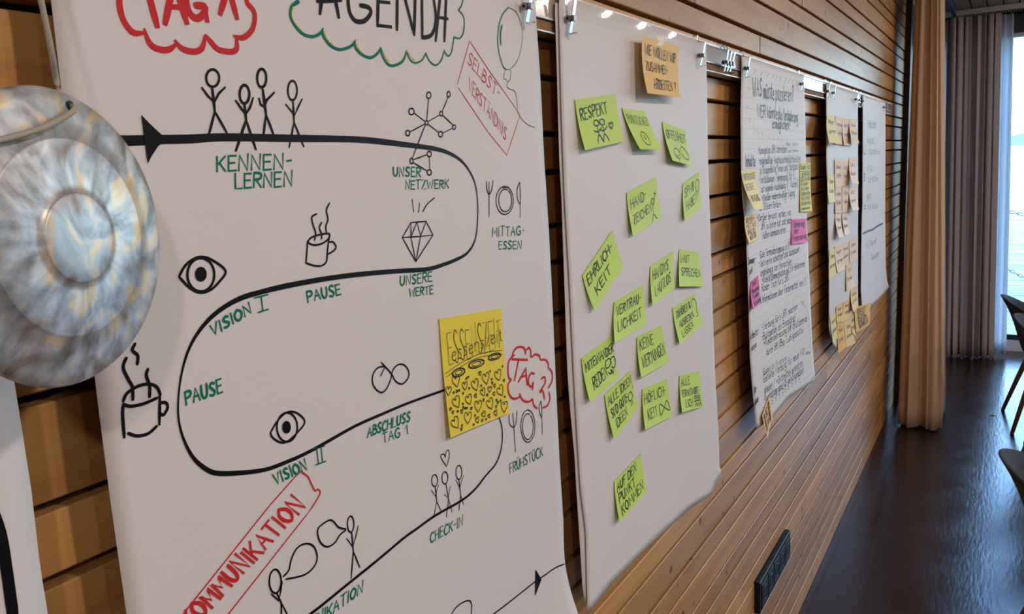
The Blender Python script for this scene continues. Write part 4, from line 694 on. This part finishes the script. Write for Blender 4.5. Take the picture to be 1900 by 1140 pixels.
note([(1585, 571.6), (1615, 561.6), (1614, 602), (1589, 618)], Y4, N_DOR, 'big deep orange note with five lines of capitals at the bottom right', 'orange notes', (.004, .004, .004, .006), [('GESUCHTE', .14, .26, .66, .24, .16), ('JEMAND', .16, .44, .58, .43, .14), ('GEMEINDEN', .16, .6, .74, .59, .13), ('ANFRAGEN ZU', .16, .75, .8, .74, .12), ('BESPRECHEN', .22, .9, .86, .86, .12)], .003, INK_K, front=.003)

# ------------------------------------------------------------------ hanging clips
def clip_parts(loc, label, tilt=0, group='metal clips hooked on the rail'):
    e = empty('paper_clip_hanger', loc, label, 'clip', group)
    X, Y_, Z = loc
    w_ = .0040
    prof = [(-.034, .006), (-.0375, .006), (-.0375, -.006), (-.041, -.010), (-.053, -.012), (-.0545, -.016), (-.0475, -.040), (-.0425, -.058), (-.0445, -.061), (-.054, -.0585)]
    def strip(pr, th, wd, name, mt):
        mb = MB(); V = []
        for i, (y, z) in enumerate(pr):
            a = Vector(pr[max(i-1, 0)]); b = Vector(pr[min(i+1, len(pr)-1)]); d = (b-a).normalized(); nrm = Vector((-d.y, d.x))
            for s in (1, -1):
                for q in (-wd, wd): V.append((X+q, y+nrm.x*th*s, Z+z+nrm.y*th*s))
        n = len(pr); Fc = [(0, 1, 3, 2), ((n-1)*4, (n-1)*4+2, (n-1)*4+3, (n-1)*4+1)]
        for i in range(n-1):
            a = i*4; b = a+4
            Fc += [(a, b, b+1, a+1), (a+2, a+3, b+3, b+2), (a, a+2, b+2, b), (a+1, b+1, b+3, a+3)]
        mb.add(V, Fc); return mb.build(name, mt, e)
    strip([(-.030, .004), (-.034, .0045), (-.0385, .0035), (-.0385, -.008)], .0007, .0045, 'rail_hook', STEEL)
    mb = MB(); mb.tube([(X-.001, -.0385, Z-.004), (X-.001, -.0405, Z-.008), (X-.0005, -.047, Z-.0095), (X, -.053, Z-.0105), (X, -.0548, Z-.013)], .0007, 6); mb.build('wire_arm', STEELD, e)
    strip([(-.0548, -.012), (-.0500, -.034), (-.0440, -.0565), (-.0452, -.0590), (-.0545, -.0575)], .0006, w_, 'spring_strip', STEEL)
    mb = MB(); mb.tube([(X-.0075, -.0445, Z-.037), (X+.0035, -.0445, Z-.037)], .0048, 14); r_ = mb.build('roller', STEELD, e)
    mb = MB(); mb.tube([(X-.0079, -.0445, Z-.037), (X-.0070, -.0445, Z-.037)], .0022, 10); mb.build('roller_pin', PLAST, r_)
    MB().box(X-.004, X+.0045, -.0535, -.0485, Z-.041, Z-.033).build('bracket', STEELD, e)
    return e
zt = zr(.2475)
def cx_(px, py): return at_y(px, py, -.046).x
c0 = clip_parts((cx_(979, 18), 0, zt), 'silver rail clip at the right edge of the agenda sheet')
def tree_copy(o, dx, dz=0, label=None):
    r = o.copy(); C.objects.link(r); r.location = o.location+Vector((dx, 0, dz)); r['label'] = label
    def kids(src, dst):
        for ch in src.children:
            c = ch.copy(); C.objects.link(c); c.parent = dst; kids(ch, c)
    kids(o, r); return r
spots = [(1059, 42, 'silver rail clip at the top left of the green note sheet'), (1301, 108, 'silver rail clip at the top right of the green note sheet'),
 (1344, 121, 'first of three spare clips bunched in the gap before the written sheet'), (1351, 123, 'middle one of the spare clips bunched before the written sheet'), (1357, 125, 'last of the spare clips bunched before the written sheet'),
 (1385, 137, 'silver rail clip at the top left of the written sheet'), (1487, 160, 'silver rail clip at the top right of the written sheet'), (1535, 172, 'left of two clips on the sheet covered in small orange notes'), (1546, 175, 'right of two clips at the left of the orange note sheet'),
 (1588, 190, 'first clip in the cluster between the last two sheets'), (1593, 192, 'middle clip in the cluster between the last two sheets'), (1600, 194, 'clip at the top left of the meal times sheet'), (1640, 207, 'left clip at the far top corner of the last sheet'), (1644, 208, 'right clip at the far top corner of the last sheet')]
for j, (a, b, lab) in enumerate(spots):
    o = tree_copy(c0, cx_(a, b)-c0.location.x, 0, lab)
    if 2 <= j <= 4: o.rotation_euler = (0, R((-6, 3, 7)[j-2]), 0)

# ------------------------------------------------------------------ gong
GD = -.14; GT = R(18); GR = .0850
gc_ = at_y(113, 443, GD); gn = Vector((math.sin(GT), -math.cos(GT), 0))
gong = empty('gong', gc_, 'hammered bronze gong disc hanging on a cord in front of the wall at left', 'gong')
prof = [(0, .0145), (.10, .0145), (.20, .0143), (.29, .0138), (.300, .0134), (.306, .0124), (.36, .0120), (.5, .0108), (.65, .0092), (.664, .0088), (.672, .0078), (.8, .0058), (.92, .0034), (.975, .0018), (1.0, -.0015), (.99, -.0030), (.95, -.0005), (.6, .006), (.2, .011), (0, .0115)]
NS = 96; V = []; Fc = []
for (r, h) in prof:
    for k in range(NS):
        a = 2*math.pi*k/NS; rr = r*GR
        V.append((gc_.x+rr*math.cos(a), gc_.y-h, gc_.z+rr*math.sin(a)))
for i in range(len(prof)-1):
    for k in range(NS): Fc.append((i*NS+k, i*NS+(k+1) % NS, (i+1)*NS+(k+1) % NS, (i+1)*NS+k))
mesh_obj('disc', V, Fc, GONG, gong, smooth=True)
def on_gong(px, py, off=.004):
    d = ray(px, py); o_ = gc_+gn*off; t = (o_-CAM).dot(gn)/d.dot(gn); return CAM+d*t
unrot = lambda p: gc_+Matrix.Rotation(-GT, 3, 'Z') @ (Vector(p)-gc_)
h1 = on_gong(130, 197); h2 = on_gong(-62, 262)
hook = Vector((at_y(45, -160, -.09).x-.01, -.085, zr(.30)))
for h in (h1, h2):
    mb = MB(); q = unrot(h); mb.tube([(q.x, q.y-.0006, q.z), (q.x, q.y+.002, q.z)], .0030, 14); mb.build('cord_hole', PLAST, gong)
g = lambda p, o: p+gn*o
fr_ = spline([tuple(g(h1, -.004)), tuple(g(h1, .0030)+Vector((0, 0, -.0008))), tuple(g(h1.lerp(h2, .14), .0062)+Vector((0, 0, -.0030))), tuple(g(h1.lerp(h2, .5), .0085)+Vector((0, 0, -.0045))), tuple(g(h1.lerp(h2, .86), .0062)+Vector((0, 0, -.0030))), tuple(g(h2, .0030)), tuple(g(h2, -.004))], 8)
mb = MB(); mb.tube([tuple(unrot(p)) for p in fr_], .0017, 10)
b1 = at_y(106, 156, GD+.020)
mb.tube([tuple(unrot(p)) for p in spline([tuple(g(h1, -.004)), tuple(b1), tuple(at_y(76, 0, GD+.012)), tuple(hook)], 8)], .0017, 10)
mb.tube([tuple(unrot(p)) for p in spline([tuple(g(h2, -.004)), tuple(g(h2, -.012)+Vector((.008, 0, .03))), (hook.x-.035, GD+.012, at_y(76, 0, GD).z), tuple(hook)], 8)], .0017, 10)
mb.build('cord', CORD, gong, smooth=True)
gong.rotation_euler = (0, 0, GT)
mb = MB(); mb.tube([(hook.x, 0.0, hook.z+.006), (hook.x, -.075, hook.z+.006), (hook.x, -.088, hook.z-.001), (hook.x, -.094, hook.z+.008)], .003, 8)
hk = mb.build('wall_hook', STEELD, None, origin=Vector((hook.x, 0, hook.z))); tag(hk, 'steel hook in the slatted wall that carries the gong cord', 'hook')

# ------------------------------------------------------------------ socket strip low on the wall
sx0, sx1, sz0, sz1 = 2.278, 2.675, zr(-1.375), zr(-1.272)
so = empty('socket_strip', ((sx0+sx1)/2, 0, sz0), 'black five-gang power socket strip low on the slatted wall', 'socket')
MB().box(sx0, sx1, -.018, -.0005, sz0, sz1, .002).build('frame', PLAST, so)
for k in range(5):
    cx = sx0+.047+k*.0757; cz = (sz0+sz1)/2
    fp = MB().box(cx-.034, cx+.034, -.021, -.018, cz-.040, cz+.040, .001).build('face_plate', PLAST, so)
    V = []; Fc = []; n = 28
    for (r, y) in ((.0235, -.0212), (.0215, -.0225), (.0200, -.0212), (.0195, -.0185), (0, -.0184)):
        for j in range(n): V.append((cx+r*math.cos(2*math.pi*j/n), y, cz+r*math.sin(2*math.pi*j/n)))
    for i in range(4):
        for j in range(n): Fc.append((i*n+j, i*n+(j+1) % n, (i+1)*n+(j+1) % n, (i+1)*n+j))
    mesh_obj('socket_well', V, Fc, PLAST, fp)
    mb = MB()
    for s in (-1, 1): mb.tube([(cx+s*.0095, -.0190, cz), (cx+s*.0095, -.0183, cz)], .0025, 10)
    mb.build('pin_holes', BACK, fp)

# ------------------------------------------------------------------ curtains and their track
def curtain(name, path, z0, z1, mat_, label, cat='curtain', nz=24, top=None, group='curtains', wob=.003, th=.0015):
    """path(s, t) -> (x, y) with s along the cloth 0..1 and t from the top 0 to the hem 1"""
    N = 260; V = []; Fc = []
    for j in range(nz+1):
        t = j/nz; z = z1+(z0-z1)*t
        for i in range(N+1):
            s = i/N; x, y = path(s, t); V.append((x, y, z+(wob*math.sin(s*23)*t**8 if j == nz else 0)))
    for j in range(nz):
        for i in range(N): a = j*(N+1)+i; Fc.append((a, a+1, a+N+2, a+N+1))
    org = Vector((V[N//2][0], V[N//2][1], z0)); o = mesh_obj(name, V, Fc, mat_, None, origin=org, smooth=True)
    m_ = o.modifiers.new('thickness', 'SOLIDIFY'); m_.thickness = th
    return tag(o, label, cat, group)
def tanpath(s, t):
    # three layers of cloth bunched at the end of the track: broad folds facing the room end, the rest running back along the wall
    yr = -.225-.103*min(1, t*1.02); yl = -.102+.024*t
    if s < .62:
        u = s/.62; y = yl+(yr-yl)*u
        x = 5.345+.022*math.sin(u*4.2*math.pi+.6+.5*t)*(.5+.7*t)+.010*math.sin(u*11*math.pi+2*t)*(1-.3*t)-.012*math.exp(-((u-.62)/.06)**2)
        return x, y+.006*math.sin(u*9*math.pi)
    u = (s-.62)/.38; ph = u*7*2*math.pi
    return 5.36+.44*u, (yl+yr)/2+(yr-yl)*.46*math.cos(ph)
tc_ = curtain('curtain', tanpath, .012, zr(.970), TAN, 'tan full-length curtain bunched beside the end of the slatted wall')
V = []
ps = [(.44, .62), (.44, .955), (.50, .62), (.50, .955)]
p4 = [at_y(1725, 560, -.6+.35)]
# far curtain, a heavy taupe cloth with many pleats
def farpath(s, t):
    y0, y1 = -.155-.06*t, -.505-.065*t; n = 7; ph = s*n*2*math.pi
    y = y0+(y1-y0)*s+.012*math.sin(2*ph+1.3); x = 7.36+.055*s+(.034+.014*t)*math.sin(ph+1.1*math.sin(s*8)+.3*t)+.009*math.sin(2.3*ph+t)
    return x, y
curtain('curtain', farpath, .008, zr(.970), TAUPE, 'taupe pleated full-length curtain in the corner beside the lake window')
def sheerpath(s, t):
    n = 11; ph = s*n*2*math.pi; y = -.05+(-.585-.07*t+.05)*s; return 7.50+.02*math.sin(ph)+.006*math.sin(2.2*ph+t*2), y
curtain('sheer_curtain', sheerpath, .03, zr(.970), SHEER, 'white sheer curtain showing between the taupe curtain and the lake window', 'curtain', th=.0006)
tr = empty('curtain_track', (6.0, -.2, zr(.99)), 'metal curtain track running along the ceiling into the window corner', 'track')
MB().box(4.6, 7.42, -.205, -.18, zr(.99), zr(1.028)).build('side_track', BLUEP, tr)  # blue light falling on this track is put into its colour
MB().box(7.40, 7.425, -2.6, -.18, zr(.99), zr(1.028)).build('window_track', ALU, tr)
gl = MB()
for k in range(26): yy = -.21-.017*k; gl.box(7.405, 7.42, yy-.004, yy+.004, zr(.972), zr(.991))
gl.build('gliders', STEELD, tr)['kind'] = 'stuff'

# ------------------------------------------------------------------ felt shell chairs
def chair(cx, cy, rot, label):
    e = empty('shell_chair', (cx, cy, 0), label, 'chair', 'charcoal felt chairs by the lake window')
    ca, sa = math.cos(rot), math.sin(rot)
    tf = lambda x, y, z: (cx+x*ca-y*sa, cy+x*sa+y*ca, z)
    # shell: seat pan that rises into a wrapping back; +y is the back
    NA, NR = 48, 14; V = []; Fc = []
    def pt(a, r, off):
        back = .5+.5*math.sin(a); rim = .47+.33*(back**1.1)
        wide = .27+.03*back; k = r**1.0
        if r < .45: rr = wide*(r/.45)*.56; z = .425+.010*(r/.45)**2
        else:
            q = (r-.45)/.55; rr = wide*(.56+.34*q**.8+.16*q**4); z = .435+(rim-.435)*(q**1.15)
        rr -= off*(.2+.8*r); z += off*(1-r)*1.0
        return tf(rr*math.cos(a), rr*math.sin(a)*.98, z)
    for layer in (0, .014):
        for j in range(NR+1):
            for i in range(NA): V.append(pt(2*math.pi*i/NA, max(.001, j/NR), layer))
    B = (NR+1)*NA
    for j in range(NR):
        for i in range(NA):
            a, b = j*NA+i, j*NA+(i+1) % NA; Fc.append((a, a+NA, b+NA, b)); Fc.append((B+a, B+b, B+b+NA, B+a+NA))
    for i in range(NA): a, b = NR*NA+i, NR*NA+(i+1) % NA; Fc.append((a, B+a, B+b, b))
    mesh_obj('shell', V, Fc, FELT, e, smooth=True)
    for sx in (-1, 1):
        for sy in (-1, 1):
            mb = MB(); mb.tube([tf(sx*.25, sy*.24, 0), tf(sx*.19, sy*.18, .22), tf(sx*.13, sy*.12, .432)], [.011, .014, .016], 10); mb.build('leg', BEECH, e, smooth=True)
    mb = MB(); mb.tube([tf(-.15, -.13, .40), tf(.15, .13, .40)], .012, 8); mb.tube([tf(-.15, .13, .40), tf(.15, -.13, .40)], .012, 8); mb.build('cross_brace', BEECH, e)
    return e
chair(5.72, -.905, .1, 'grey felt shell chair farthest back against the lake window')
chair(5.02, -.97, -.1, 'grey felt shell chair just in front of the farthest one')
chair(2.72, -.925, .15, 'nearest grey felt shell chair cut off at the right edge')
scrap = at_z(1843, 771, .001)
mb = MB(); V = [(scrap.x+a*.012, scrap.y+b*.016, .002+c*.006) for a, b, c in ((-1, -1, 0), (1, -.7, .3), (1.1, .9, 0), (.1, .2, 1), (-1, 1, .2))]
mb.add(V, [(0, 1, 3), (1, 2, 3), (2, 4, 3), (4, 0, 3), (0, 4, 2, 1)]); so_ = mb.build('paper_scrap', WHITEP, None, origin=Vector((scrap.x, scrap.y, 0))); tag(so_, 'tiny pale paper scrap on the dark floor', 'scrap')

# ------------------------------------------------------------------ ceiling lamps (the ones that light the room; the farther row's last is added)
for j, (lx, ly) in enumerate([(a, -1.8) for a, _ in LAMPS]+[(a, -3.6) for a in (-.6, 1.6, 3.8, 5.9)]):
    e = empty('ceiling_spotlight', (lx, ly, ZC), 'round white ceiling spotlight, %s of the %s row behind the viewer' % (('first', 'second', 'third', 'fourth', 'fifth', 'sixth', 'seventh')[j if j < len(LAMPS) else j-len(LAMPS)], 'nearer' if j < len(LAMPS) else 'farther, partly added'), 'lamp', 'ceiling spotlights')
    n = 20; V = []; Fc = []
    for r, z in ((.085, ZC), (.085, 2.715), (.065, 2.715), (.065, ZC-.002)):
        V += [(lx+r*math.cos(2*math.pi*k/n), ly+r*math.sin(2*math.pi*k/n), z) for k in range(n)]
    for i in range(3):
        for k in range(n): Fc.append((i*n+k, i*n+(k+1) % n, (i+1)*n+(k+1) % n, (i+1)*n+k))
    mesh_obj('housing', V, Fc, WHITEP, e)

# ------------------------------------------------------------------ outside: deck, chain railing, lake and the far shore
WATER = mat('lake_water', (.026, .060, .045), .3, spec=.05); tn = WATER.node_tree; wn = tn.nodes.new('ShaderNodeTexNoise'); wc = tn.nodes.new('ShaderNodeTexCoord'); wm = tn.nodes.new('ShaderNodeMapping'); wm.inputs['Scale'].default_value = (1.6, .5, 1)
wn.inputs['Scale'].default_value = 1.2; wn.inputs['Detail'].default_value = 6; wb = tn.nodes.new('ShaderNodeBump'); wb.inputs['Strength'].default_value = .35; wb.inputs['Distance'].default_value = .25
tn.links.new(wc.outputs['Object'], wm.inputs[0]); tn.links.new(wm.outputs[0], wn.inputs['Vector']); tn.links.new(wn.outputs['Fac'], wb.inputs['Height']); tn.links.new(wb.outputs[0], tn.nodes['Principled BSDF'].inputs['Normal'])
lake = MB().add([(8.0, -900, -.9), (1500, -900, -.9), (1500, 700, -.9), (8.0, 700, -.9)], [(0, 1, 2, 3)]).build('lake_water', WATER); tag(lake, 'pale blue-green lake beyond the window with small ripples', 'water', kind='stuff')
SHORE = mat('far_shore', (.20, .48, .46), .9)
V = []; Fc = []; n = 60
for i in range(n+1):
    yy = -700+1300*i/n; h = 9+7*math.sin(i*.31)+4*math.sin(i*.83+1)
    V += [(900, yy, -1), (940, yy, h), (1100, yy, h*1.3), (1100, yy, -1)]
for i in range(n):
    for k in range(3): Fc.append((4*i+k, 4*i+k+1, 4*i+k+5, 4*i+k+4))
sh = mesh_obj('far_shore', V, Fc, SHORE, None, origin=Vector((900, 0, -1))); tag(sh, 'low hazy blue-green shoreline across the lake', 'hill')
DECK = mat('weathered_deck', (.30, .32, .34), .7)
dk = empty('deck', (7.9, -1, -.02), 'weathered grey plank deck outside the window', 'deck')
for k in range(6): MB().box(7.9+k*.2, 8.085+k*.2, -5.5, .8, -.06, .0).build('plank', DECK, dk)
# chain railing
rl = empty('chain_railing', (9.25, -1.0, 0), 'chain railing with two slack chains at the deck edge outside', 'railing')
RAILX = 9.25
def chain(p0, p1, sag):
    mb = MB(); n = int((p1-p0).length/.036)
    for i in range(n):
        t = (i+.5)/n; c = p0.lerp(p1, t); c.z -= sag*4*t*(1-t); d = (p1-p0).normalized(); d = (d+Vector((0, 0, -sag*4*(1-2*t)/(p1-p0).length))).normalized()
        side = d.cross(Vector((0, 0, 1))).normalized()
        if i % 2: side = d.cross(side).normalized()
        mb.tube([c+d*.026*math.cos(a)+side*.013*math.sin(a) for a in [k*math.pi/5 for k in range(11)]], .0045, 5, caps=False)
    return mb
pa = at_x(1862, 391, RAILX); pb = at_x(1905, 401, RAILX); pc = at_x(1862, 497, RAILX); pd = at_x(1900, 516, RAILX)
slope1 = (pb.z-pa.z)/(pb.y-pa.y); slope2 = (pd.z-pc.z)/(pd.y-pc.y)
for zz, sl in ((pa, slope1), (pc, slope2)):
    a = Vector((RAILX, zz.y+.55, zz.z-sl*-.55+.02)); b = Vector((RAILX, zz.y-.9, zz.z+sl*-.9+.05))
    chain(a, b, .03).build('chain', STEELD, rl)
for yy in (pa.y+.55, pa.y-.9-.05): MB().box(RAILX-.02, RAILX+.02, yy-.02, yy+.02, -.3, 1.25).build('post', DARK, rl)
gr = MB()
for k in range(40): yy = -.3-k*.05; gr.box(9.11, 9.12, yy-.006, yy+.006, -.25, .0)
gr = gr.build('edge_grating', DARK, rl); gr['kind'] = 'stuff'
